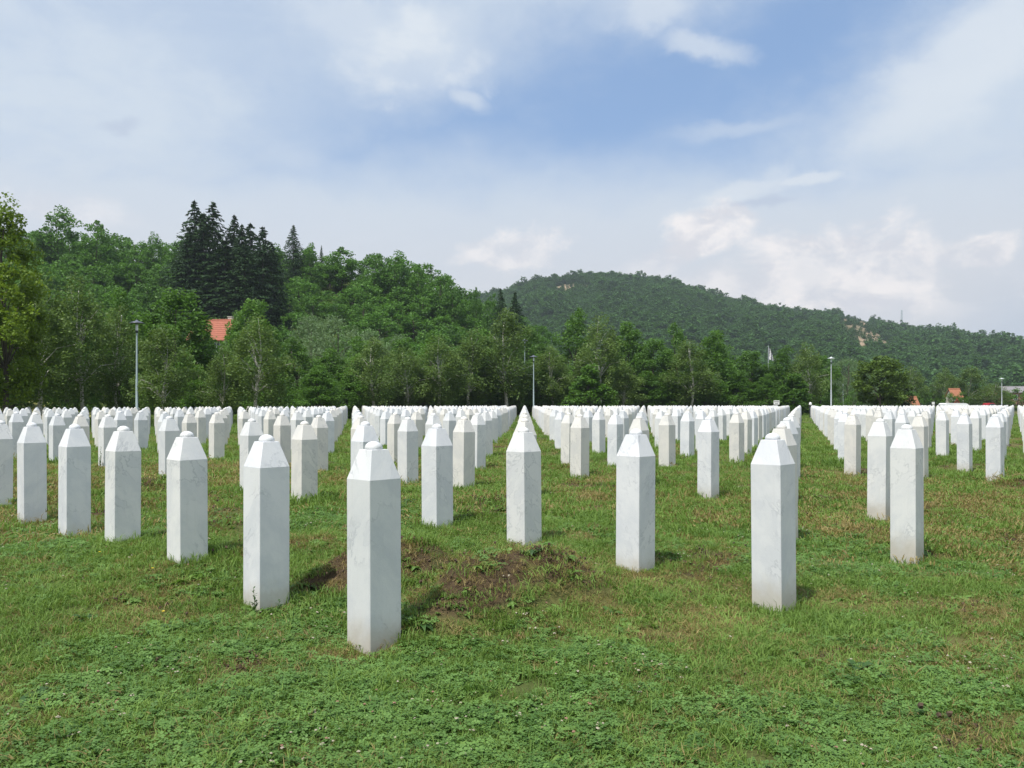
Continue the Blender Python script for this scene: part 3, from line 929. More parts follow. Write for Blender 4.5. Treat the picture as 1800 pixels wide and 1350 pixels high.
PR = {
    'birch': [proto('birch', 21 + q, 8, 3.6, K=105, per=105, rc=.44, size=.13, asp=.62, shape='ovoid', bk=BK_BIRCH, r0=.095, nb=26, hang=.3, shell=.35, h0=.19, flat=1.0, lean=((-.02, .02, .015, -.01)[q], 0)) for q in range(4)],
    'ash': [proto('ash', 31 + q, 9, 4.6, K=125, per=125, rc=.58, size=.21, asp=.5, shape='cone' if q == 1 else 'ovoid', h0=.06, shell=.55, flat=1.0, lobes=.38) for q in range(3)],
    'maple': [proto('maple', 41, 6, 5.0, K=110, per=85, rc=.5, size=.22, asp=.85, shape='round', h0=.2, shell=.5, r0=.1, up=.9)],
    'bright': [proto('ash', 47, 5, 3.4, K=110, per=75, rc=.38, size=.17, asp=.8, shape='cone', h0=.05, shell=.4, r0=.08, up=.7)],
    'linden': [proto('linden', 51, 12, 6.5, K=190, per=150, rc=.70, size=.18, asp=.85, shape='ovoid', h0=.14, shell=.55, flat=.65, lobes=.35, up=.8, r0=.2)],
    'willow': [proto('willow', 61 + q, 8, 6, K=170, per=80, rc=.55, size=.2, asp=.3, shape='bush', h0=.08, shell=.5, hang=.3, droop=.35) for q in range(2)],
    'hill': [proto('hill', 71 + q, 7, 7.5, K=90, per=58, rc=.85, size=.36, asp=.7, shape='bush', h0=.05, shell=.6, nb=14, lobes=.3) for q in range(4)],
    'hilltall': [proto('hill', 81 + q, 11, 6.5, K=90, per=58, rc=.8, size=.34, asp=.7, shape='ovoid', h0=.2, shell=.5, nb=18, lobes=.35) for q in range(3)],
    'shrub': [proto('ash', 91 + q, 2.6, 3.2, K=60, per=60, rc=.34, size=.13, asp=.6, shape='bush', h0=.02, shell=.4, nb=10, r0=.04) for q in range(2)],
    'spruce': [spruce_proto(101 + q, 17, (8.5, 9.5, 7.0)[q]) for q in range(3)],
}
NTREE = 0


def tree(kind, px, d, top, wpx, name, label, cat='tree', group=None, base=None, v=None, sx=None):
    """px: image column, d: depth, top: image row of the tip, wpx: crown width in px"""
    global NTREE
    NTREE += 1
    x = (px - 900) / FPX * d
    if base is None: base = terrain(x, d)
    tm, cm, h, wd = PR[kind][(NTREE if v is None else v) % len(PR[kind])]
    H = max((HZ - top) / FPX * d + CAMZ - base, 1.0)
    W = wpx / FPX * d
    t = empty(name, (x, d, base - .05), random.uniform(0, 6.28))
    t.scale = (W / wd, W / wd, H / h)
    tag(t, label, cat, group)
    for nm, me in (('trunk', tm), ('crown', cm)):
        o = bpy.data.objects.new(nm, me); link(o, t)
    return t


def terrain(x, y):
    z = bg(x, y) if y < 60 else float(ground_base(np.array([x]), np.array([y]))[0])
    if y > 58 and px_of(x, y) < 1240: z = max(z, float(hill_near_z(np.array([x]), np.array([y]))[0]) - .3)
    if y > 335: z = max(z, float(hill_far_z(np.array([x]), np.array([y]))[0]) - .3)
    return z


G_B, G_E, G_H, G_S = 'birches along the edge of the field', 'broadleaf trees along the edge of the field', 'trees on the wooded hillside', 'dark spruces on the hillside'
# the tree row at the back of the field (column, depth, top, width)
for px, d, top, wd, lab in (
        (62, 50, 468, 150, 'tall birch with pale trunk at the far left, beside the yellow-green tree'),
        (140, 54, 470, 130, 'tall birch behind and right of the leftmost birch'),
        (288, 50, 562, 120, 'small birch with forked white stem right of the left street lamp'),
        (205, 57, 520, 110, 'slender birch just left of the left street lamp'),
        (455, 57, 548, 130, 'greyish green birch right of the red roof'),
        (392, 58, 600, 80, 'short birch below the red roof'),
        (655, 80, 585, 100, 'birch in the middle of the dark tree row'),
        (715, 84, 600, 90, 'thin birch right of the middle of the row'),
        (768, 86, 585, 110, 'broad olive birch in the row left of centre'),
        (828, 90, 570, 110, 'olive birch left of the tallest central birch'),
        (888, 92, 532, 120, 'tallest central birch with a bare pale leader'),
        (970, 96, 600, 90, 'loose birch just right of the central street lamp'),
        (1050, 98, 548, 110, 'birch with long white forked trunk right of centre'),
        (1100, 98, 640, 90, 'low birch under the green trees right of centre'),
        (1215, 100, 590, 100, 'narrow birch between two green trees'),
        (1422, 104, 592, 70, 'tall narrow birch left of the right-hand street lamp'),
        (1600, 145, 640, 60, 'young birch right of the round maple'),
        (1662, 150, 642, 55, 'bright young birch before the orange roof'),
        (1705, 150, 640, 70, 'young birch with slanting white stem near the grey roof'),
        (1745, 155, 668, 60, 'low young birch near the far-right lamp')):
    tree('birch', px, d, top, wd, 'birch_tree', lab, 'tree', G_B)
for px, d, top, wd, lab in (
        (312, 64, 500, 150, 'large dark green tree behind the small forked birch'),
        (215, 68, 505, 120, 'dense green tree behind the left street lamp'),
        (20, 66, 520, 130, 'dark tree in the shade behind the leftmost birch'),
        (110, 66, 540, 130, 'dark tree between the two left birches'),
        (520, 74, 592, 120, 'dark green tree low in the row, left of the silvery willow'),
        (395, 72, 612, 70, 'low dark tree under the red roof'),
        (450, 78, 518, 100, 'bright green rounded tree right of the red roof'),
        (632, 86, 590, 100, 'dark round tree right of the silvery willow'),
        (580, 80, 610, 90, 'dark tree in front of the silvery willow'),
        (700, 95, 590, 90, 'dark green tree in the middle background'),
        (760, 98, 580, 90, 'green tree behind the broad olive birch'),
        (850, 102, 575, 90, 'green tree behind the olive birches'),
        (925, 104, 570, 90, 'green tree behind the central lamps'),
        (1012, 104, 540, 110, 'bright green tall tree right of centre'),
        (1105, 106, 563, 105, 'green pyramid-shaped tree, right of the bright tall one'),
        (1150, 104, 590, 80, 'green tree squeezed in the right-centre row'),
        (1190, 106, 566, 80, 'pointed green tree in the right-centre row'),
        (1255, 106, 578, 100, 'broad pointed green tree left of the flag'),
        (1325, 108, 612, 95, 'green tree directly left of the flag'),
        (1378, 106, 606, 85, 'green tree directly right of the flag'),
        (1072, 103, 600, 80, 'green tree behind the forked birch'),
        (1440, 112, 620, 70, 'green tree beside the right-hand lamp')):
    tree('ash', px, d, top, wd, 'broadleaf_tree', lab, 'tree', G_E)
LOW_ROW = ((480, 66, 630, 90), (560, 70, 640, 90), (605, 78, 650, 80), (350, 60, 640, 90), (675, 86, 650, 80), (740, 88, 640, 80),
                                      (800, 92, 640, 80), (860, 94, 640, 80), (910, 96, 640, 70), (990, 99, 650, 70), (1135, 101, 650, 80), (1175, 102, 650, 80), (1300, 104, 650, 80), (1350, 104, 655, 70),
                                      (1235, 102, 650, 80), (1068, 100, 650, 70), (945, 97, 620, 80))
for k, (px, d, top, wd) in enumerate(LOW_ROW):
    tree('ash', px, d, top, wd, 'broadleaf_tree', f"low leafy tree in the dark foot of the tree row, {nth(sorted(q[0] for q in LOW_ROW).index(px) + 1)} from the left", 'tree', 'low trees at the foot of the tree row')
tree('linden', 2, 44, 345, 165, 'linden_tree', 'big sunlit yellow-green tree cut by the left edge', 'tree', G_E)
tree('linden', -60, 50, 420, 160, 'linden_tree', 'yellow-green tree mostly outside the left edge', 'tree', G_E)
tree('bright', 1035, 88, 638, 90, 'maple_sapling', 'low bright green leafy tree in front of the row, right of the central lamp', 'tree', G_E)
tree('bright', 1398, 99, 655, 78, 'maple_sapling', 'low bright green tree at the end of the grass lane', 'tree', G_E)
tree('maple', 1545, 92, 626, 92, 'maple_tree', 'round dark green tree standing alone right of the right-hand lamp', 'tree', G_E)
tree('maple', 1572, 99, 660, 60, 'maple_tree', 'smaller dark tree tucked right of the round dark green tree', 'tree', G_E)
for px, d, top, wd, lab in ((590, 90, 552, 150, 'silvery willow at the foot of the hill'), (545, 96, 550, 110, 'silvery willow left of the larger willow'), (650, 98, 575, 90, 'pale willow right of the larger willow'),
                            (700, 100, 585, 80, 'pale willow left of the birch group'), (955, 108, 600, 80, 'silvery willow behind the central lamp'),
                            (1490, 128, 628, 90, 'silvery willow behind the right-hand lamp'), (1450, 134, 634, 70, 'pale willow left of the right-hand lamp'), (1520, 134, 650, 70, 'pale willow behind the round maple')):
    tree('willow', px, d, top, wd, 'willow_tree', lab, 'tree', 'pale willows behind the tree row')
BUSHES = ((1460, 120, 690, 40), (1500, 120, 688, 50), (1600, 140, 688, 50), (1640, 150, 692, 50), (1690, 156, 690, 50), (1725, 160, 684, 60), (1760, 160, 688, 50), (1790, 160, 684, 60), (1820, 160, 680, 60), (1430, 118, 680, 50), (1850, 165, 680, 70), (1620, 150, 670, 40))
for px, d, top, wd in BUSHES:
    tree('shrub', px, d, top, wd, 'hedge_bush', f"low green bush beyond the right of the field, {nth(sorted(q[0] for q in BUSHES).index(px) + 1)} from the left", 'bush', 'low bushes beyond the field')
for px, d, top, wd in ((1672, 137, 692, 40), (1690, 137.5, 690, 34), (1592, 132, 706, 40)):
    tree('shrub', px, d, top, wd, 'hedge_bush', {1672: 'low bush below the orange roof behind the birches', 1690: 'low bush right of the orange roof behind the birches', 1592: 'low bush in front of the low brick house'}[px], 'bush', 'bushes by the orange-roofed houses')
for px, d, top, wd in ((-10, 52, 672, 60), (165, 56, 698, 50), (262, 60, 690, 50)):
    tree('shrub', px, d, top, wd, 'hedge_bush', {-10: 'low leafy bush under the yellow-green tree at the left edge', 165: 'low leafy bush under the left birches', 262: 'low leafy bush just right of the left street lamp'}[px], 'bush', 'low bushes under the left trees')

# spruces on the hill
for px, d, top, wd, v, lab in ((342, 152, 350, 105, 0, 'tallest dark spruce on the hill, leftmost of the clump'), (374, 156, 352, 115, 1, 'tall dark spruce beside the leftmost one'),
                              (412, 158, 376, 80, 2, 'slim spruce with a bare spire in the middle of the clump'), (440, 156, 390, 95, 0, 'dark spruce right of the slim one'),
                              (462, 150, 396, 105, 1, 'broad dark spruce at the right end of the clump'), (358, 150, 372, 100, 2, 'dark spruce filled in between the two tallest'), (425, 153, 392, 90, 1, 'dark spruce filled in behind the slim one'), (395, 147, 420, 120, 2, 'lower dark spruce filling the front of the clump'),
                              (430, 145, 430, 120, 0, 'lowest dark spruce in front of the clump'), (516, 178, 394, 58, 1, 'small dark spruce alone on the ridge right of the clump'),
                              (332, 149, 400, 80, 2, 'low dark spruce at the left foot of the clump'), (478, 151, 425, 70, 0, 'narrow dark spruce at the right foot of the clump'),
                              (565, 188, 430, 14, 1, 'tiny spruce on the ridge'), (905, 150, 512, 55, 2, 'dark spruce at the right end of the near ridge'), (880, 160, 505, 50, 1, 'dark conifer near the end of the near ridge')):
    tree('spruce', px, d, top, wd, 'spruce_tree', lab, 'tree', G_S, v=v)
for px, d, top, wd, lab in ((350, 108, 556, 68, 'green tree hiding the left end of the red-roofed house'), (427, 109, 540, 72, 'green tree hiding the right end of the red-roofed house'),
                            (392, 104, 600, 80, 'green tree hiding the walls of the red-roofed house'), (370, 106, 592, 44, 'small green tree before the left part of the red roof'), (412, 107, 566, 34, 'slim green tree before the right end of the red roof')):
    tree('ash', px, d, top, wd, 'broadleaf_tree', lab, 'tree', G_H)

# ridge trees with their own outline
for px, d, top, wd, lab in ((100, 170, 358, 75, 'open-crowned grey-green tree on the skyline at left'), (168, 165, 384, 70, 'green tree on the skyline right of the grey-green one'), (205, 172, 405, 50, 'round tree on the left skyline'),
                            (268, 180, 405, 36, 'light green young tree on the skyline left of the spruces'), (600, 180, 432, 70, 'round green tree on the ridge'), (660, 176, 440, 60, 'dark green tree on the ridge centre-left'),
                            (695, 176, 438, 66, 'dark round tree on the ridge beside its twin'), (735, 172, 462, 50, 'green tree on the falling ridge'), (775, 168, 468, 60, 'dense dark tree at the shoulder of the ridge'),
                            (795, 165, 490, 50, 'dark tree right of the ridge shoulder'), (838, 170, 502, 24, 'thin-topped tree standing alone on the falling ridge'), (865, 168, 510, 44, 'round tree near the end of the ridge'),
                            (545, 184, 425, 40, 'green tree beside the lone small spruce')):
    tree('hilltall', px, d, top, wd, 'broadleaf_tree', lab, 'tree', G_H)
n_h = 0
for r_ in range(12):
    d = 74 + r_ * 10.5
    step = 5.0 * FPX / d * .92
    px = -60 + (r_ % 2) * step / 2
    while px < 940:
        p2 = px + random.uniform(-.35, .35) * step; dd = d + random.uniform(-4, 4)
        x = (p2 - 900) / FPX * dd
        b = terrain(x, dd)
        if b > .9 and not (350 < p2 < 425 and dd < 128) and not (325 < p2 < 485 and 138 < dd < 166):
            h = random.uniform(4.2, 7.5)
            top = HZ - (b + h - CAMZ) / dd * FPX
            if dd < 155 or top > 400:
                side = 'left of the dark spruces' if p2 < 325 else 'directly below the dark spruces' if p2 < 490 else 'right of the dark spruces' if p2 < 700 else 'on the falling ridge'
                tree('hill', p2, dd, top, random.uniform(6.0, 9.0) / dd * FPX, 'broadleaf_tree', f"leafy tree in the wood on the {'lower' if dd < 122 else 'middle' if dd < 158 else 'top'} slope, {side}", 'tree', G_H, base=b)
                n_h += 1
        px += step
print('hill trees', n_h)


# far wooded hill: too many to count, one instanced mass
def gn_scatter(name, P, rot, scl, idx, protos, label, extra=None):
    me = bpy.data.meshes.new(name)
    me.vertices.add(len(P)); me.vertices.foreach_set('co', np.asarray(P, np.float32).ravel())
    for nm, v, ty in (('rot', rot, 'FLOAT_VECTOR'), ('scl', scl, 'FLOAT_VECTOR'), ('pick', idx, 'INT')):
        a = me.attributes.new(nm, ty, 'POINT')
        a.data.foreach_set('vector' if ty == 'FLOAT_VECTOR' else 'value', np.asarray(v, np.int32 if ty == 'INT' else np.float32).ravel())
    for nm, v in (extra or {}).items():
        a = me.attributes.new(nm, 'FLOAT', 'POINT'); a.data.foreach_set('value', np.asarray(v, np.float32))
    col = bpy.data.collections.new(name + '_kinds')
    for k, o in enumerate(protos):
        o.name = f'{name}_kind_{chr(97 + k)}'
        col.objects.link(o)
    o = bpy.data.objects.new(name, me); link(o)
    tag(o, label, kind='stuff')
    g = bpy.data.node_groups.new(name, 'GeometryNodeTree')
    g.interface.new_socket('Geometry', in_out='INPUT', socket_type='NodeSocketGeometry')
    g.interface.new_socket('Geometry', in_out='OUTPUT', socket_type='NodeSocketGeometry')
    N = g.nodes; L = g.links
    gi = N.new('NodeGroupInput'); go = N.new('NodeGroupOutput')
    ip = N.new('GeometryNodeInstanceOnPoints'); ci = N.new('GeometryNodeCollectionInfo')
    ci.inputs['Collection'].default_value = col; ci.inputs['Separate Children'].default_value = True; ci.inputs['Reset Children'].default_value = True
    def att(nm, ty):
        a = N.new('GeometryNodeInputNamedAttribute'); a.data_type = ty; a.inputs[0].default_value = nm
        return [s for s in a.outputs if s.enabled and s.name == 'Attribute'][0]
    mp = N.new('GeometryNodeMeshToPoints')
    L.new(gi.outputs[0], mp.inputs[0]); L.new(mp.outputs[0], ip.inputs['Points'])
    L.new(ci.outputs[0], ip.inputs['Instance']); ip.inputs['Pick Instance'].default_value = True
    L.new(att('pick', 'INT'), ip.inputs['Instance Index'])
    er = N.new('FunctionNodeEulerToRotation'); L.new(att('rot', 'FLOAT_VECTOR'), er.inputs[0])
    L.new(er.outputs[0], ip.inputs['Rotation']); L.new(att('scl', 'FLOAT_VECTOR'), ip.inputs['Scale'])
    L.new(ip.outputs[0], go.inputs[0])
    md = o.modifiers.new('scatter', 'NODES'); md.node_group = g
    return o


def far_wood():
    protos = []
    for q in range(5):
        rng = np.random.default_rng(200 + q)
        P, C = crown_points(.2, 8, lambda f: 4.2 * np.sqrt(np.clip(1 - f ** 2.4, .03, 1)), 30, 34, 1.4, rng, .6, .85, .25)
        V, F, va = leaves_np(P, 1.05, .85, 2.2, rng)
        protos.append(bpy.data.objects.new('x', np_mesh('crown', V, F, LM['wood'], {'var': va})))
    rng = np.random.default_rng(300)
    n = 60000
    px = rng.uniform(560, 1950, n); d = D_FAR0 + 10 + (900 + 60 - D_FAR0) * rng.uniform(0, 1, n) ** .8
    x = (px - 900) / FPX * d; z = hill_far_z(x, d) - .3
    u, v = img_xy(x, d, z)
    bm = bare_mask(x, d, z) > .5
    keep = (z > 0) & (~bm | (rng.uniform(0, 1, n) < .16))
    # tiny image-space density cap: thin the near ones
    keep &= rng.uniform(0, 1, n) < np.clip(d / 760, .35, 1)
    x, d, z, bm = x[keep], d[keep], z[keep], bm[keep]; n = len(x)
    s = rng.uniform(.42, 1.0, n) * np.where(rng.uniform(0, 1, n) < .05, 1.6, 1) * np.where(bm, .45, 1)
    gn_scatter('forest', np.stack([x, d, z - .5], 1), np.stack([np.zeros(n), np.zeros(n), rng.uniform(0, 6.28, n)], 1),
               np.stack([s, s, s * rng.uniform(.8, 1.25, n)], 1), rng.integers(0, 5, n), protos, 'dense green wood covering the far hill')
    print('forest', n)


far_wood()

# ---------------------------------------------------------------- grass and weeds
GM = {
    'grass': leafy('grass_blade', (.082, .155, .028), (.225, .340, .075), .30, 'tint', 'INSTANCER', rough=.6, worldvar=.3, wscale=1.6),
    'dry': leafy('dry_grass', (.13, .105, .036), (.33, .265, .105), .25, 'tint', 'INSTANCER', worldvar=.2, wscale=2),
    'clover': leafy('clover_leaf', (.066, .142, .030), (.165, .295, .072), .28, 'tint', 'INSTANCER', worldvar=.3, wscale=2, gloss=.3),
    'weed': leafy('weed_leaf', (.060, .135, .022), (.17, .29, .06), .28, 'tint', 'INSTANCER', worldvar=.3, gloss=.35, wscale=2),
    'clod': simple('soil_clod', (.085, .055, .034), .95, var=.5, scale=30),
    'flower': simple('clover_flower', (.36, .32, .24), .7, var=.25, scale=400),
    'oldflower': simple('faded_flower', (.26, .15, .10), .8, var=.3, scale=400),
    'yellow': simple('yellow_petal', (.75, .55, .02), .6),
}


def blades(n, spread, hmin, hmax, wd, rng, lean=.5, m='grass'):
    V, F = [], []
    for _ in range(n):
        a = rng.uniform(0, 6.28); r = spread * math.sqrt(rng.uniform(0, 1)); x, y = r * math.cos(a), r * math.sin(a)
        h = rng.uniform(hmin, hmax); la = rng.uniform(0, 6.28); ll = h * rng.uniform(.1, lean) * 1.3
        fx, fy = math.cos(la), math.sin(la); sx_, sy_ = -fy * wd / 2 * rng.uniform(.6, 1.3), fx * wd / 2 * rng.uniform(.6, 1.3)
        b = len(V)
        V += [(x - sx_, y - sy_, -.01), (x + sx_, y + sy_, -.01), (x + fx * ll * .35 + sx_ * .8, y + fy * ll * .35 + sy_ * .8, h * .6), (x + fx * ll * .35 - sx_ * .8, y + fy * ll * .35 - sy_ * .8, h * .6),
              (x + fx * ll, y + fy * ll, h * rng.uniform(.75, 1))]
        F += [(b, b + 1, b + 2, b + 3), (b + 3, b + 2, b + 4)]
    return bpy.data.objects.new('x', mesh_from('blades', V, F, GM[m]))


def clover(n, spread, rng):
    V, F = [], []
    for _ in range(n):
        a = rng.uniform(0, 6.28); r = spread * math.sqrt(rng.uniform(0, 1)); cx, cy = r * math.cos(a), r * math.sin(a)
        h = rng.uniform(.012, .038); s = rng.uniform(.008, .013); t0 = rng.uniform(0, 6.28); tx, ty = rng.normal(0, .25, 2)
        for q in range(3):
            t = t0 + q * 2.094; ux, uy = math.cos(t), math.sin(t); vx, vy = -uy, ux
            b = len(V)
            for (u, v) in ((.05, 0), (.8, -.62), (1.5, -.35), (1.5, .35), (.8, .62)):
                x = (ux * u + vx * v) * s; y = (uy * u + vy * v) * s
                V.append((cx + x, cy + y, h + tx * x + ty * y + .18 * abs(v) * s))
            F.append((b, b + 1, b + 2, b + 3, b + 4))
    return bpy.data.objects.new('x', mesh_from('clover', V, F, GM['clover']))


def leaf_blade(L, W, bend, rise, th, origin=(0, 0, 0), n=5, fold=.25):
    V, F = [], []
    for i in range(n + 1):
        f = i / n; w_ = W * math.sin(math.pi * min(max(f, .03), .985) ** .8) * .5 + .0008
        d = L * f * math.cos(rise) if rise < 1.5 else L * f
        z = L * (f * math.sin(rise) - bend * f * f)
        x, y = math.cos(th) * d, math.sin(th) * d
        for s in (-1, 0, 1):
            V.append((origin[0] + x - math.sin(th) * w_ * s, origin[1] + y + math.cos(th) * w_ * s, origin[2] + z + abs(s) * w_ * fold))
    for i in range(n):
        for s in range(2):
            a = i * 3 + s; F.append((a, a + 1, a + 4, a + 3))
    return V, F


def rosette(n, L, W, rng, m='weed'):
    mb = MB()
    for k in range(n):
        th = k * 2.4 + rng.uniform(-.3, .3); l = L * rng.uniform(.55, 1.1)
        mb.add(*leaf_blade(l, W * rng.uniform(.7, 1.1), rng.uniform(.35, .9), rng.uniform(.35, 1.0), th, n=4))
    return mb.obj('x', GM[m], linked=False)


def flowers(n, spread, rng, m):
    mb = MB()
    for _ in range(n):
        x, y = rng.uniform(-spread, spread, 2); h = rng.uniform(.035, .065); r = rng.uniform(.0045, .0075)
        for q in range(9):
            a = rng.normal(size=3); a /= np.linalg.norm(a); a[2] = abs(a[2]) * .8
            c_ = Vector((x, y, h)) + Vector(a) * r * .7; s = r * .6
            mb.add([c_ + Vector((-s, -s, 0)), c_ + Vector((s, -s, 0)), c_ + Vector((s, s, 0)), c_ + Vector((-s, s, 0)), c_ + Vector((0, 0, s * 1.1)), c_ - Vector((0, 0, s))],
                   [(0, 1, 4), (1, 2, 4), (2, 3, 4), (3, 0, 4), (1, 0, 5), (2, 1, 5), (3, 2, 5), (0, 3, 5)])
    return mb.obj('x', GM[m], linked=False)


def clods(rng):
    mb = MB()
    for _ in range(9):
        x, y = rng.uniform(-.09, .09, 2); r = rng.uniform(.004, .013)
        P = rng.normal(size=(8, 3)); P /= np.linalg.norm(P, axis=1, keepdims=True); P = P * r * rng.uniform(.7, 1.2, (8, 1))
        B = np.array([(-1, -1, -1), (1, -1, -1), (1, 1, -1), (-1, 1, -1), (-1, -1, 1), (1, -1, 1), (1, 1, 1), (-1, 1, 1)]) * .55 * r + P * .3
        mb.add([(x + b[0], y + b[1], b[2] + r * .2) for b in B], [(0, 3, 2, 1), (4, 5, 6, 7), (0, 1, 5, 4), (1, 2, 6, 5), (2, 3, 7, 6), (3, 0, 4, 7)])
    return mb.obj('x', GM['clod'], linked=False)


def scatter_region(r0, r1, dens, rng, ang=39):
    A = rad(ang) * (r1 * r1 - r0 * r0)
    n = int(A * dens)
    th = rng.uniform(-rad(ang), rad(ang), n); r = np.sqrt(rng.uniform(r0 * r0, r1 * r1, n))
    return r * np.sin(th), r * np.cos(th)


def in_stone(x, y, pad=0.0):
    """mask of points that fall inside a marble shaft"""
    u = x * CV[0] + y * CV[1]; v = x * AV[0] + y * AV[1]
    fu = (u - U0) / LC; fv = (v - V0) / LA
    du = np.abs(fu - np.round(fu)) * LC; dv = np.abs(fv - np.round(fv)) * LA
    return (du < SIDE / 2 + pad) & (dv < SIDE / 2 + pad) & (np.round(fu) >= 0)


def build_grass():
    rng = np.random.default_rng(5)
    g = [blades(54, .10, .015, .048, .0046, rng, 1.5) for _ in range(4)] + [blades(40, .11, .02, .062, .005, rng, 1.3) for _ in range(2)] + \
        [blades(80, .22, .025, .075, .010, rng, 1.1) for _ in range(3)] + [blades(90, .45, .035, .10, .022, rng, .8) for _ in range(2)]
    XS, YS, SC, IX, TI = [], [], [], [], []
    for (r0, r1, dens, ids, s0) in ((2.2, 6, 330, (0, 1, 2, 3, 0, 1, 2, 3, 4, 5), 1.0), (6, 10, 180, (0, 1, 2, 3, 4, 5), 1.2), (10, 18, 44, (6, 7, 8), 1.0), (18, 34, 13, (6, 7, 8), 1.35), (34, 64, 2.4, (9, 10), 1.15), (64, 125, .55, (9, 10), 1.9)):
        x, y = scatter_region(r0, r1, dens, rng)
        dry, soil, clo = patches(x, y)
        k = ~in_stone(x, y, .01) & (rng.uniform(0, 1, len(x)) > soil * .74) & (rng.uniform(0, 1, len(x)) > dry * .56) & (rng.uniform(0, 1, len(x)) > clo * .42 * (y < 11))
        x, y, dry = x[k], y[k], dry[k]; n = len(x)
        s = s0 * rng.uniform(.7, 1.25, n) * (.8 + .5 * fbm(x * .8, y * .8, 71))
        tall = in_stone(x, y, .10)
        XS.append(x); YS.append(y); IX.append(rng.choice(ids, n)); TI.append(np.clip(rng.uniform(0, 1, n) * .6 + dry * .5, 0, 1))
        hz = s * (.75 + .5 * fbm(x * 1.7, y * 1.7, 73)) * np.where(tall, 1.7, 1) * (1 - .5 * dry)
        SC.append(np.stack([s, s, hz], 1))
    # longer tufts crowd the foot of every near pillar where the mower does not reach
    for (i, j, sx, sy) in stones:
        if sy > 26: continue
        m = 26; t_ = rng.uniform(-1, 1, m); q = rng.integers(0, 4, m); o_ = SIDE / 2 + rng.uniform(.012, .07, m)
        u = np.where(q < 2, t_ * SIDE * .6, np.where(q == 2, o_, -o_)); v = np.where(q < 2, np.where(q == 0, o_, -o_), t_ * SIDE * .6)
        XS.append(sx + CV[0] * u + AV[0] * v); YS.append(sy + CV[1] * u + AV[1] * v); IX.append(rng.choice((0, 1, 4, 5), m)); TI.append(rng.uniform(0, .9, m))
        s = rng.uniform(.45, .8, m); SC.append(np.stack([s * .6, s * .6, s * rng.uniform(.8, 1.7, m)], 1))
    x = np.concatenate(XS); y = np.concatenate(YS); n = len(x)
    z = ground_z(x, y)
    rot = np.stack([rng.normal(0, .12, n), rng.normal(0, .12, n), rng.uniform(0, 6.28, n)], 1)
    gn_scatter('grass', np.stack([x, y, z], 1), rot, np.concatenate(SC), np.concatenate(IX), g, 'short meadow grass between the grave markers', {'tint': np.concatenate(TI)})
    print('grass', n)
    # straw
    g = [blades(30, .10, .015, .05, .004, rng, 1.8, 'dry') for _ in range(3)] + [blades(50, .25, .03, .07, .011, rng, 1.2, 'dry') for _ in range(2)]
    XS, YS, IX = [], [], []
    for (r0, r1, dens, ids) in ((2.2, 9, 240, (0, 1, 2)), (9, 18, 34, (3, 4)), (18, 45, 7, (3, 4))):
        x, y = scatter_region(r0, r1, dens, rng); dry, soil, clo = patches(x, y)
        k = ~in_stone(x, y, .01) & (rng.uniform(0, 1, len(x)) < np.clip(dry * .75 + soil * .6 + .08, 0, 1))
        XS.append(x[k]); YS.append(y[k]); IX.append(rng.choice(ids, k.sum()))
    x = np.concatenate(XS); y = np.concatenate(YS); n = len(x); s = rng.uniform(.6, 1.2, n)
    gn_scatter('dry_grass', np.stack([x, y, ground_z(x, y)], 1), np.stack([rng.normal(0, .3, n), rng.normal(0, .3, n), rng.uniform(0, 6.28, n)], 1), np.stack([s, s, s * .8], 1),
               np.concatenate(IX), g, 'straw coloured dry grass in scattered patches', {'tint': rng.uniform(0, 1, n)})
    # clover leaves
    g = [clover(34, .10, rng) for _ in range(4)]
    x, y = scatter_region(2.2, 11, 170, rng); dry, soil, clo = patches(x, y)
    k = ~in_stone(x, y, .01) & (rng.uniform(0, 1, len(x)) < np.clip(clo * .95 + .10 - soil * 1.3 - dry * .5, 0, 1)); x, y = x[k], y[k]; n = len(x); s = rng.uniform(.65, 1.1, n)
    gn_scatter('clover', np.stack([x, y, ground_z(x, y)], 1), np.stack([rng.normal(0, .15, n), rng.normal(0, .15, n), rng.uniform(0, 6.28, n)], 1), np.stack([s, s, s], 1),
               rng.integers(0, 4, n), g, 'low clover leaves mixed through the grass', {'tint': rng.uniform(0, 1, n)})
    # clover flowers
    g = [flowers(1, .0, rng, 'flower') for _ in range(2)] + [flowers(3, .05, rng, 'flower')] + [flowers(1, 0, rng, 'oldflower') for _ in range(2)]
    x, y = scatter_region(2.2, 18, 60, rng); dry, soil, clo = patches(x, y)
    cl2 = fbm(x * 1.4, y * 1.4, 87, 3)
    k = ~in_stone(x, y, .02) & (rng.uniform(0, 1, len(x)) < np.clip(clo * .9 + .1 - soil, 0, 1) * np.clip((cl2 - .38) * 5, .05, 1)); x, y = x[k], y[k]; n = len(x); s = rng.uniform(.6, 1.05, n)
    gn_scatter('clover_flowers', np.stack([x, y, ground_z(x, y)], 1), np.stack([rng.normal(0, .1, n), rng.normal(0, .1, n), rng.uniform(0, 6.28, n)], 1), np.stack([s, s, s], 1),
               rng.choice(5, n, p=(.26, .26, .2, .14, .14)), g, 'white and faded clover flower heads in the grass', {'tint': rng.uniform(0, 1, n)})
    # broad leaves
    g = [rosette(7, .07, .026, rng) for _ in range(3)] + [rosette(9, .12, .04, rng) for _ in range(3)] + [rosette(6, .05, .03, rng) for _ in range(2)]
    x, y = scatter_region(2.2, 20, 34, rng); dry, soil, clo = patches(x, y)
    wf = fbm(x * .9, y * .9, 83, 3); h_, ms = mound_field(x, y)
    k = ~in_stone(x, y, .03) & (rng.uniform(0, 1, len(x)) < np.clip((wf - .45) * 3 + .10 + ms * .9 + .3 * (y > 5) * (y < 12) + .5 * (ms > .3), 0, 1)); x, y = x[k], y[k]; n = len(x); s = rng.uniform(.6, 1.3, n)
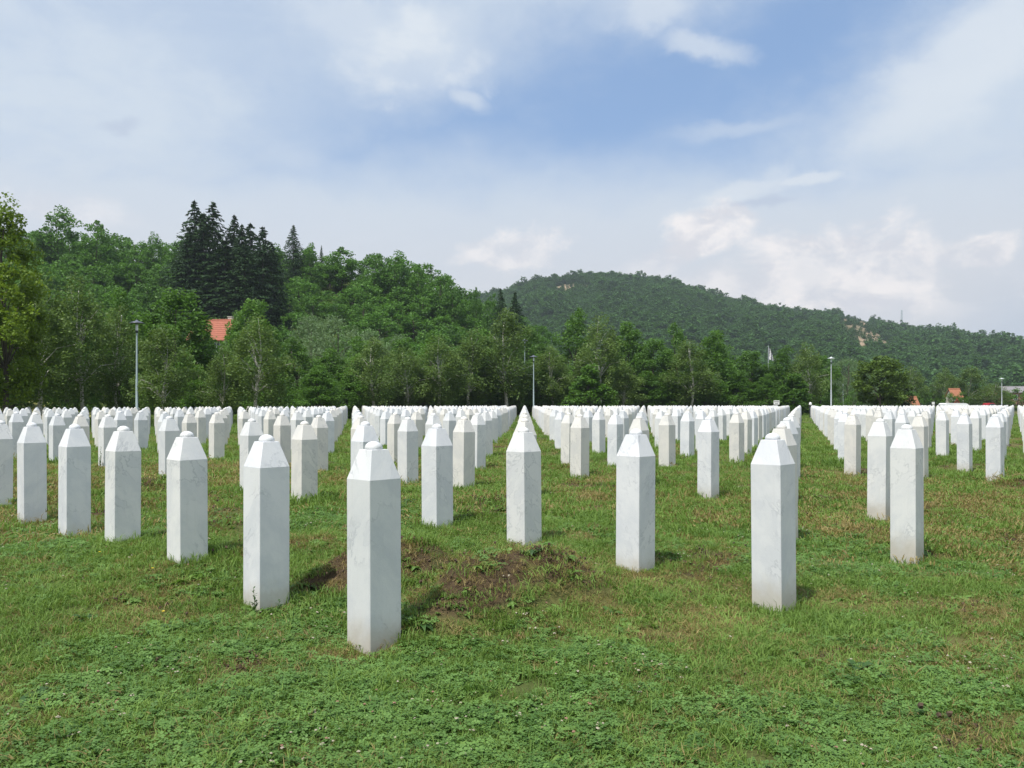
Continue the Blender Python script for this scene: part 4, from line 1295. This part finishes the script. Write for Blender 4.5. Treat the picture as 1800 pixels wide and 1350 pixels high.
    gn_scatter('broadleaf_weeds', np.stack([x, y, ground_z(x, y)], 1), np.stack([rng.normal(0, .15, n), rng.normal(0, .15, n), rng.uniform(0, 6.28, n)], 1), np.stack([s, s, s], 1),
               rng.integers(0, 8, n), g, 'small broad-leaved weeds in the grass and on the mounds', {'tint': rng.uniform(0, 1, n)})
    # small leaves of mixed plants matted into the turf
    g = [rosette(8, .034, .016, rng) for _ in range(4)] + [rosette(6, .05, .014, rng) for _ in range(2)]
    x, y = scatter_region(2.2, 13, 85, rng); dry, soil, clo = patches(x, y); lf = fbm(x * 1.6 + 9, y * 1.6, 88, 3)
    k = ~in_stone(x, y, .01) & (rng.uniform(0, 1, len(x)) < np.clip((lf - .35) * 3 - dry * .4, .1, 1)); x, y = x[k], y[k]; n = len(x); s = rng.uniform(.6, 1.3, n)
    gn_scatter('turf_leaves', np.stack([x, y, ground_z(x, y) + .012], 1), np.stack([rng.normal(0, .3, n), rng.normal(0, .3, n), rng.uniform(0, 6.28, n)], 1), np.stack([s, s, s], 1),
               rng.integers(0, 6, n), g, 'small mixed leaves matted into the turf', {'tint': rng.uniform(0, 1, n)})
    # soil crumbs
    g = [clods(rng) for _ in range(4)]
    x, y = scatter_region(2.2, 14, 60, rng); dry, soil, clo = patches(x, y)
    k = ~in_stone(x, y, .02) & (rng.uniform(0, 1, len(x)) < np.clip(soil * 1.2 - .15, 0, 1)); x, y = x[k], y[k]; n = len(x); s = rng.uniform(.6, 1.5, n)
    gn_scatter('soil_crumbs', np.stack([x, y, ground_z(x, y)], 1), np.stack([rng.normal(0, .3, n), rng.normal(0, .3, n), rng.uniform(0, 6.28, n)], 1), np.stack([s, s, s], 1),
               rng.integers(0, 4, n), g, 'reddish soil crumbs on the bare patches and mounds')


build_grass()


# plants that stand out by themselves
M_WEED = leafy('plant_leaf', (.035, .085, .022), (.10, .20, .045), .28, worldvar=.3, gloss=.35, wscale=3)
M_STEM = simple('plant_stem', (.10, .16, .05), .7)


def weed_plant(x, y, h, stems, label, seed, L=.05):
    rng = np.random.default_rng(seed); z = bg(x, y)
    t = empty('weed_plant', (x, y, z)); tag(t, label, 'weed')
    sm = MB(); lm = MB()
    for s in range(stems):
        a = rng.uniform(0, 6.28); lean = rng.uniform(.05, .35) if s else .05; hh = h * (1 if s == 0 else rng.uniform(.4, .8))
        P = [Vector((math.cos(a) * lean * hh * f * f, math.sin(a) * lean * hh * f * f, hh * f)) for f in (0, .33, .66, 1)]
        sm.tube(P, [.0028, .0024, .0018, .001], 5)
        k = int(9 * hh / .2) + 3
        for q in range(k):
            f = (q + 1) / (k + .5); p = Vector((math.cos(a) * lean * hh * f * f, math.sin(a) * lean * hh * f * f, hh * f))
            lm.add(*leaf_blade(L * (1.15 - .6 * f) * rng.uniform(.8, 1.2), L * .27, .3, rng.uniform(.5, 1.0), q * 2.4 + rng.uniform(-.3, .3), p, 3))
    sm.obj('stem', M_STEM, t); lm.obj('foliage', M_WEED, t)


def dock_plant(x, y, n, L, W, label, seed):
    rng = np.random.default_rng(seed); z = bg(x, y)
    t = empty('dock_plant', (x, y, z)); tag(t, label, 'weed')
    for k in range(n):
        V, F = leaf_blade(L * rng.uniform(.6, 1.1), W * rng.uniform(.8, 1.2), rng.uniform(.4, .9), rng.uniform(.5, 1.05), k * 2.4 + rng.uniform(-.4, .4), (rng.uniform(-.02, .02), rng.uniform(-.02, .02), 0), 6)
        mesh_obj('leaf', V, F, M_WEED, t, True)


def at_px(px, py, z=0.0):
    d = (CAMZ - z) * FPX / (py - HZ); return (px - 900) / FPX * d, d


p = lat(0, 1)
weed_plant(p[0] - .03, p[1] - .22, .20, 4, 'thin upright weed against the foot of the veined pillar', 1)
weed_plant(p[0] + .13, p[1] - .16, .10, 3, 'short grassy weed right of the upright one at the veined pillar', 2)
p = lat(5, 0)
weed_plant(p[0] - .02, p[1] - .25, .34, 4, 'seeding weed in front of the pillar near the right edge', 3)
p = lat(1, 9)
weed_plant(p[0] - .02, p[1] - .22, .42, 4, 'tall weed in front of a small pillar at the left', 4)
p = lat(1, 3)
for k, (px, py, n, L, W, z, lab) in enumerate(((1508, 1182, 9, .17, .055, -.05, 'dark green rosette of broad leaves low in the right foreground'), (1565, 1200, 5, .12, .05, -.05, 'small broad-leaved plant right of the dark rosette'),
        (745, 1120, 6, .15, .05, 0, 'broad upright leaves at the right foot of the front pillar'), (815, 1025, 8, .20, .07, .12, 'cluster of broad yellowish leaves on the near mound'),
        (935, 1040, 7, .16, .055, .1, 'leafy weed at the front of the mound'), (280, 1115, 6, .10, .06, 0, 'small round-leaved weed in the left foreground'),
        (60, 1235, 7, .14, .06, 0, 'broad-leaved weed near the left edge'), (150, 1110, 8, .12, .06, 0, 'patch of broad leaves left of the round-leaved weed'), (715, 895, 8, .22, .07, .12, 'bright leafy weed behind the front pillar'),
        (560, 1040, 6, .18, .05, .05, 'dark grassy-leaved weed right of the veined pillar'), (1110, 1140, 4, .07, .03, 0, 'tiny pale-leaved weed on open grass in the middle'), (850, 1172, 3, .08, .05, 0, 'single pale broad leaves in the centre foreground'))):
    x, y = at_px(px, py, z)
    dock_plant(x, y, n, L, W, lab, 50 + k)
for k, (px, py, lab) in enumerate(((300, 993, 'yellow buttercup in front of the third pillar'), (175, 1015, 'yellow buttercup further left on the grass'), (268, 1040, 'small yellow flower in the left foreground'), (287, 1102, 'yellow flower low in the left foreground'))):
    x, y = at_px(px, py, .03); z = bg(x, y)
    t = empty('buttercup', (x, y, z)); tag(t, lab, 'flower', 'yellow buttercups')
    s = MB(); s.tube([(0, 0, 0), (.004, 0, .05), (0, 0, .10)], [.001, .001, .001], 4); s.obj('stem', M_STEM, t)
    f = MB()
    for q in range(5):
        f.add(*leaf_blade(.013, .013, .2, .6, q * 1.257, (0, 0, .10), 3))
    f.obj('petals', GM['yellow'], t)

# ---------------------------------------------------------------- street lamps, sign, bollard, flag
M_POLE = simple('painted_pole', (.34, .42, .44), .45, .0, .06)
M_POLE_L = simple('galvanised_pole', (.52, .56, .58), .45, .3, .06)
M_HAT = simple('lamp_hat', (.12, .13, .16), .4, .2)
M_HAT_L = simple('lamp_hat_pale', (.62, .65, .66), .35, .2)
M_GLASS = simple('lamp_glass', (.70, .74, .76), .2)
M_DARK = simple('dark_metal', (.03, .035, .04), .5)
M_WHITE = simple('white_paint', (.78, .78, .76), .5, var=.05)


def lamp(px, d, top, label, r=.055, pale=False, hat=True):
    x = (px - 900) / FPX * d; z = terrain(x, d); H = (HZ - top) / FPX * d + CAMZ - z
    t = empty('street_lamp', (x, d, z)); tag(t, label, 'street lamp', 'street lamps behind the field')
    pm = M_POLE_L if pale else M_POLE
    b = MB(); b.lathe([(r * 1.9, -.1), (r * 1.9, .04), (r * 1.25, .08), (r * 1.2, H * .45), (r, H * .46), (r * .8, H - .75)], 14); b.obj('pole', pm, t, True)
    b = MB(); b.lathe([(r * .8, H - .75), (r * 1.5, H - .70), (r * 1.5, H - .62), (r * .6, H - .61)], 14); b.obj('collar', M_DARK, t, True)
    b = MB(); b.lathe([(r * 1.25, H - .61), (r * 1.35, H - .36), (r * 1.1, H - .25), (.001, H - .24)], 14); b.obj('lantern_glass', M_GLASS, t, True)
    if hat:
        b = MB(); b.lathe([(.01, H - .22), (.30, H - .20), (.41, H - .20), (.415, H - .185), (.30, H - .14), (.10, H - .08), (.06, H - .03), (.03, H), (.001, H)], 24)
        b.obj('lamp_hat', M_HAT_L if pale else M_HAT, t, True)
    return t


lamp(240.5, 48, 562, 'tall street lamp with a flat dark hat among the left trees', .055)
lamp(938, 85, 624, 'street lamp with a dark lantern in the centre of the tree row', .055)
lamp(922.5, 99, 596, 'faint grey street lamp half hidden behind the central lamp', .05)
lamp(1461, 92, 627, 'pale street lamp with a white-topped hat right of the grass lane', .06, True)
lamp(1482, 126, 672, 'thin pale lamp just right of the white-topped one', .05, True, False)
lamp(1615, 150, 684, 'thin far lamp right of the round dark tree', .05, True, False)
lamp(1761, 140, 664, 'far street lamp with a pale hat near the right edge', .06, True)

x, d = (1365 - 900) / FPX * 97, 97.0
zb = terrain(x, d)
t = empty('notice_sign', (x, d, zb)); tag(t, 'small white rectangular notice sign with two dark lines, beyond the field', 'sign')
zc = CAMZ + (HZ - 707.5) / FPX * d
b = MB(); b.box(-.33, .33, -.015, .015, zc - zb - .24, zc - zb + .24); b.obj('board', M_WHITE, t)
for s in (-.25, .25):
    b = MB(); b.box(s - .02, s + .02, .018, .05, -.1, zc - zb + .2); b.obj('post', M_DARK, t)
b = MB()
for z0, L in ((.09, ((-.26, -.10), (-.07, .04), (.07, .26))), (-.10, ((-.14, -.02), (.02, .13)))):
    for a0, a1 in L: b.box(a0, a1, -.021, -.017, zc - zb + z0 - .035, zc - zb + z0 + .035)
b.obj('lettering', M_DARK, t)

x, d = (1424.5 - 900) / FPX * 84, 84.0
zb = terrain(x, d)
t = empty('bollard', (x, d, zb)); tag(t, 'dark bollard with a white rounded head in the grass lane', 'bollard')
zt = CAMZ + (HZ - 707) / FPX * d - zb
b = MB(); b.lathe([(.11, -.1), (.11, zt - .28), (.001, zt - .28)], 14); b.obj('post', M_DARK, t)
b = MB(); b.lathe([(.13, zt - .28), (.15, zt - .2), (.12, zt - .07), (.05, zt), (.001, zt)], 14); b.obj('head', M_WHITE, t, True)

x, d = (1350.5 - 900) / FPX * 122, 122.0
zb = terrain(x, d); zt = CAMZ + (HZ - 608) / FPX * d - zb
t = empty('flag', (x, d, zb)); tag(t, 'pale and grey striped flag drooping above the trees', 'flag')
b = MB(); b.lathe([(.06, -.2), (.035, zt), (.001, zt + .05)], 10); b.obj('flagpole', M_POLE_L, t)
m_f1 = simple('flag_white', (.70, .70, .70), .8); m_f2 = simple('flag_grey', (.16, .16, .18), .8)
V, F, mi = [], [], []
nu, nv = 10, 12
for i in range(nu + 1):
    for j in range(nv + 1):
        u, v = i / nu, j / nv
        V.append((.05 + 1.0 * u * (.35 + .65 * v), .12 * math.sin(u * 7 + v * 2), zt - .05 - 1.85 * v - .75 * u * (1 - v * .5)))
for i in range(nu):
    for j in range(nv):
        F.append((i * (nv + 1) + j, (i + 1) * (nv + 1) + j, (i + 1) * (nv + 1) + j + 1, i * (nv + 1) + j + 1)); mi.append((i + j // 3) // 2 % 2)
mesh_obj('cloth', V, F, [m_f1, m_f2], t, True, mi)

# dark wire fence beyond the field on the right
def fence(pxa, da, pxb, db, h, step, label):
    xa, xb = (pxa - 900) / FPX * da, (pxb - 900) / FPX * db
    t = empty('fence', (xa, da, terrain(xa, da))); tag(t, label, 'fence')
    L = math.hypot(xb - xa, db - da); n = int(L / step)
    t.rotation_euler = (0, 0, math.atan2(db - da, xb - xa))
    pb_ = MB(); pb_.box(-.025, .025, -.025, .025, -.2, h); p0 = pb_.obj('post', M_DARK, t)
    for k in range(1, n + 1):
        o = p0.copy(); link(o, t); o.location = (k * step, 0, 0)
    for z in (.25, h * .5, h - .05):
        b = MB(); b.box(0, n * step, -.012, .012, z - .02, z + .02); b.obj('rail', M_DARK, t)


fence(1432, 121, 1830, 128, 1.35, 2.5, 'low dark fence running beyond the right of the field')

# ---------------------------------------------------------------- buildings and vehicles
M_TILE = simple('roof_tile', (.33, .11, .065), .8, var=.3, scale=3)
M_TILE_D = simple('roof_tile_dark', (.27, .065, .035), .85, var=.3, scale=3)
M_TILE_O = simple('roof_tile_orange', (.36, .15, .08), .8, var=.25, scale=3)
M_ROOFG = simple('grey_roofing', (.26, .24, .25), .7, var=.15, scale=1)
M_WALL = simple('plaster', (.55, .52, .45), .9, var=.15, scale=1.5)
M_WALLB = simple('brick_wall', (.26, .15, .10), .9, var=.2, scale=4)
M_PANE = simple('window_pane', (.05, .06, .07), .15)


def house(px, d, ridge_y, w_, dep, wall_h, roof_h, rz, mroof, mwall, label, rows=9, chimney=True, base=None, gable=False):
    x = (px - 900) / FPX * d
    zr = CAMZ + (HZ - ridge_y) / FPX * d
    z0 = zr - roof_h - wall_h
    gz = terrain(x, d)
    t = empty('house', (x, d, z0), rz); tag(t, label, 'house')
    b = MB(); b.box(-w_ / 2, w_ / 2, -dep / 2, dep / 2, min(gz - z0, 0) - .5, wall_h)
    b.add([(-w_ / 2, -dep / 2, wall_h), (-w_ / 2, dep / 2, wall_h), (-w_ / 2, 0, wall_h + roof_h - .12)], [(0, 1, 2)])
    b.add([(w_ / 2, -dep / 2, wall_h), (w_ / 2, dep / 2, wall_h), (w_ / 2, 0, wall_h + roof_h - .12)], [(0, 1, 2)])
    b.obj('wall', mwall, t)
    ov = min(.45, dep * .08)
    root = None
    # tile courses: each course is a strip standing proud of the one below
    rf = MB()
    for s in (-1, 1):
        for k in range(rows):
            f0, f1 = k / rows, (k + 1) / rows
            y0, y1 = s * (dep / 2 + ov) * (1 - f0), s * (dep / 2 + ov) * (1 - f1)
            e = wall_h - ov * roof_h / (dep / 2); zz = lambda f: e + (wall_h + roof_h - e) * f
            rf.add([(-w_ / 2 - ov, y0, zz(f0) + .09), (w_ / 2 + ov, y0, zz(f0) + .09), (w_ / 2 + ov, y1, zz(f1) + .03), (-w_ / 2 - ov, y1, zz(f1) + .03),
                    (-w_ / 2 - ov, y0, zz(f0) - .05), (w_ / 2 + ov, y0, zz(f0) - .05), (w_ / 2 + ov, y1, zz(f1) - .05), (-w_ / 2 - ov, y1, zz(f1) - .05)],
                   [(0, 1, 2, 3), (4, 5, 1, 0), (4, 7, 6, 5), (1, 5, 6, 2), (0, 3, 7, 4)])
    rf.tube([(-w_ / 2 - ov, 0, wall_h + roof_h + .04), (w_ / 2 + ov, 0, wall_h + roof_h + .04)], [.12, .12], 6)
    ro = rf.obj('roof', mroof, t)
    if chimney:
        c_ = MB(); c_.box(-.3, .3, -.25, .25, wall_h + roof_h * .6, wall_h + roof_h + .45); c_.box(-.36, .36, -.31, .31, wall_h + roof_h + .451, wall_h + roof_h + .55)
        co = c_.obj('chimney', M_WALL, ro); co.location = (w_ * .28, .5, 0)
    for k in range(max(2, int(w_ / 2.6))):
        xw = -w_ / 2 + (k + .5) * w_ / max(2, int(w_ / 2.6))
        f = MB(); f.box(xw - .55, xw + .55, -dep / 2 - .04, -dep / 2 - .002, wall_h - 2.0, wall_h - .6)
        fo = f.obj('window', M_WHITE, t)
        g = MB(); g.box(xw - .45, xw - .03, -dep / 2 - .052, -dep / 2 - .042, wall_h - 1.9, wall_h - .7); g.box(xw + .03, xw + .45, -dep / 2 - .052, -dep / 2 - .042, wall_h - 1.9, wall_h - .7)
        g.obj('pane', M_PANE, fo)
    return t


house(385, 118, 563, 5.2, 6.5, 3.0, 2.7, rad(-8), M_TILE, M_WALL, 'house with a red tiled roof and chimney among the hillside trees', 10)
house(1677, 139, 684, 1.6, 2.0, 2.2, 1.2, rad(4), M_TILE_O, M_WALL, 'house with an orange tiled roof behind the young birches', 7, False)
house(1600, 134, 698, 1.8, 2.0, 1.7, 1.3, rad(6), M_TILE_O, M_WALLB, 'low brick house with an orange roof right of the round dark tree', 7, False)
house(1682, 136, 702, 1.2, 2.0, 1.7, 1.5, rad(66), M_TILE_D, M_WALLB, 'small shed with a dark red gable roof beside the white van', 6, False)
house(1802, 215, 680, 15, 11, 4.2, 1.4, rad(2), M_ROOFG, M_WALLB, 'long low building with a grey-brown roof at the right edge', 5, False)


def vehicle(px, d, top_y, L, W, H, body_m, label, name, cat, van=True, rz=0.1):
    x = (px - 900) / FPX * d
    z0 = CAMZ + (HZ - top_y) / FPX * d - H
    t = empty(name, (x, d, z0), rz); tag(t, label, cat)
    prof = [(-L / 2, .35), (-L / 2, H * .55), (-L / 2 + .12, H * .92), (-L / 2 + .35, H), (L * .22, H), (L * .30, H * .94), (L * .40, H * .58), (L / 2 - .05, H * .50), (L / 2, .40)] if van else \
           [(-L / 2, .35), (-L / 2 + .03, H * .62), (-L * .30, H * .66), (-L * .18, H * .97), (L * .05, H), (L * .20, H * .68), (L * .44, H * .58), (L / 2, H * .42), (L / 2, .35)]
    V = [(a, s * W / 2 * (1 if z < H * .6 else .88), z) for s in (-1, 1) for a, z in prof]; n = len(prof)
    F = [tuple(range(n)), tuple(reversed(range(n, 2 * n)))] + [(k, k + n, (k + 1) % n + n, (k + 1) % n) for k in range(n)]
    mesh_obj('body', V, F, body_m, t)
    g = MB()
    for s in (-1, 1):
        y_ = s * (W / 2 * .945 + .004)
        g.add([(-L * .30 if not van else -L * .02, y_, H * .66), (L * .16 if not van else L * .30, y_, H * .66), (L * .04 if not van else L * .24, s * (W / 2 * .885 + .006), H * .90), (-L * .16 if not van else -L * .02, s * (W / 2 * .885 + .006), H * .90)], [(0, 1, 2, 3)])
    g.obj('window', M_PANE, t)
    for s in (-1, 1):
        for a in (-L * .3, L * .32):
            wv = MB(); wv.tube([(a, s * (W / 2 - .16), .32), (a, s * (W / 2 + .015), .32)], [.32, .32], 16); wv.obj('wheel', M_DARK, t)


M_VAN = simple('van_paint', (.75, .76, .76), .35, var=.04); M_RED = simple('red_paint', (.35, .02, .03), .35, var=.05)
vehicle(1680, 126, 708.6, 4.6, 1.9, 2.15, M_VAN, 'white parked van, its roof showing over the farthest pillars', 'parked_van', 'van')
vehicle(1740, 146, 708.3, 3.6, 1.6, 1.5, M_RED, 'red parked car behind the farthest pillars', 'parked_car', 'car', False, .3)
x, d = (1640.5 - 900) / FPX * 132, 132.0
zb = terrain(x, d); zt = CAMZ + (HZ - 706.5) / FPX * d - zb
t = empty('notice_sign', (x, d, zb)); tag(t, 'tiny white board on a post left of the white van', 'sign')
b = MB(); b.box(-.22, .22, -.01, .01, zt - .4, zt); b.obj('board', M_WHITE, t)
b = MB(); b.box(-.03, .03, .012, .06, -.1, zt - .1); b.obj('post', M_POLE_L, t)

# lattice mast on the far ridge
x, d = (1585 - 900) / FPX * 905, 905.0
zb = float(hill_far_z(np.array([x]), np.array([d]))[0]) - .3; zt = CAMZ + (HZ - 545) / FPX * d - zb
t = empty('radio_mast', (x, d, zb)); tag(t, 'thin lattice mast on the skyline of the far hill', 'mast')
b = MB()
for sx_ in (-1, 1):
    for sy_ in (-1, 1):
        b.tube([(sx_ * 1.0, sy_ * 1.0, -1), (sx_ * .45, sy_ * .45, zt)], [.13, .10], 4)
b.obj('leg_frame', M_POLE, t)
b = MB()
nb = 9
for k in range(nb):
    z0, z1 = zt * k / nb, zt * (k + 1) / nb; a0, a1 = 1.0 - .55 * k / nb, 1.0 - .55 * (k + 1) / nb
    for q in ((1, 0), (0, 1), (-1, 0), (0, -1)):
        pa = (q[0] * a0 - q[1] * a0, q[1] * a0 + q[0] * a0, z0); pb2 = (q[0] * a1 + q[1] * a1, q[1] * a1 - q[0] * a1, z1)
        b.tube([pa, pb2], [.07, .07], 4, False)
b.obj('bracing', M_POLE, t)

# ---------------------------------------------------------------- air
HAZE = 0.0002
if HAZE:
    b = MB(); b.box(-1900, 3400, -60, 2000, -60, 330)
    m, n, out = mat('haze')
    v = n.node('ShaderNodeVolumePrincipled')
    v.inputs['Color'].default_value = (.80, .88, 1.0, 1); v.inputs['Density'].default_value = HAZE; v.inputs['Anisotropy'].default_value = 0.2
    n.l.new(v.outputs[0], out.inputs['Volume'])
    o = b.obj('haze', m); tag(o, 'pale summer haze', kind='stuff')
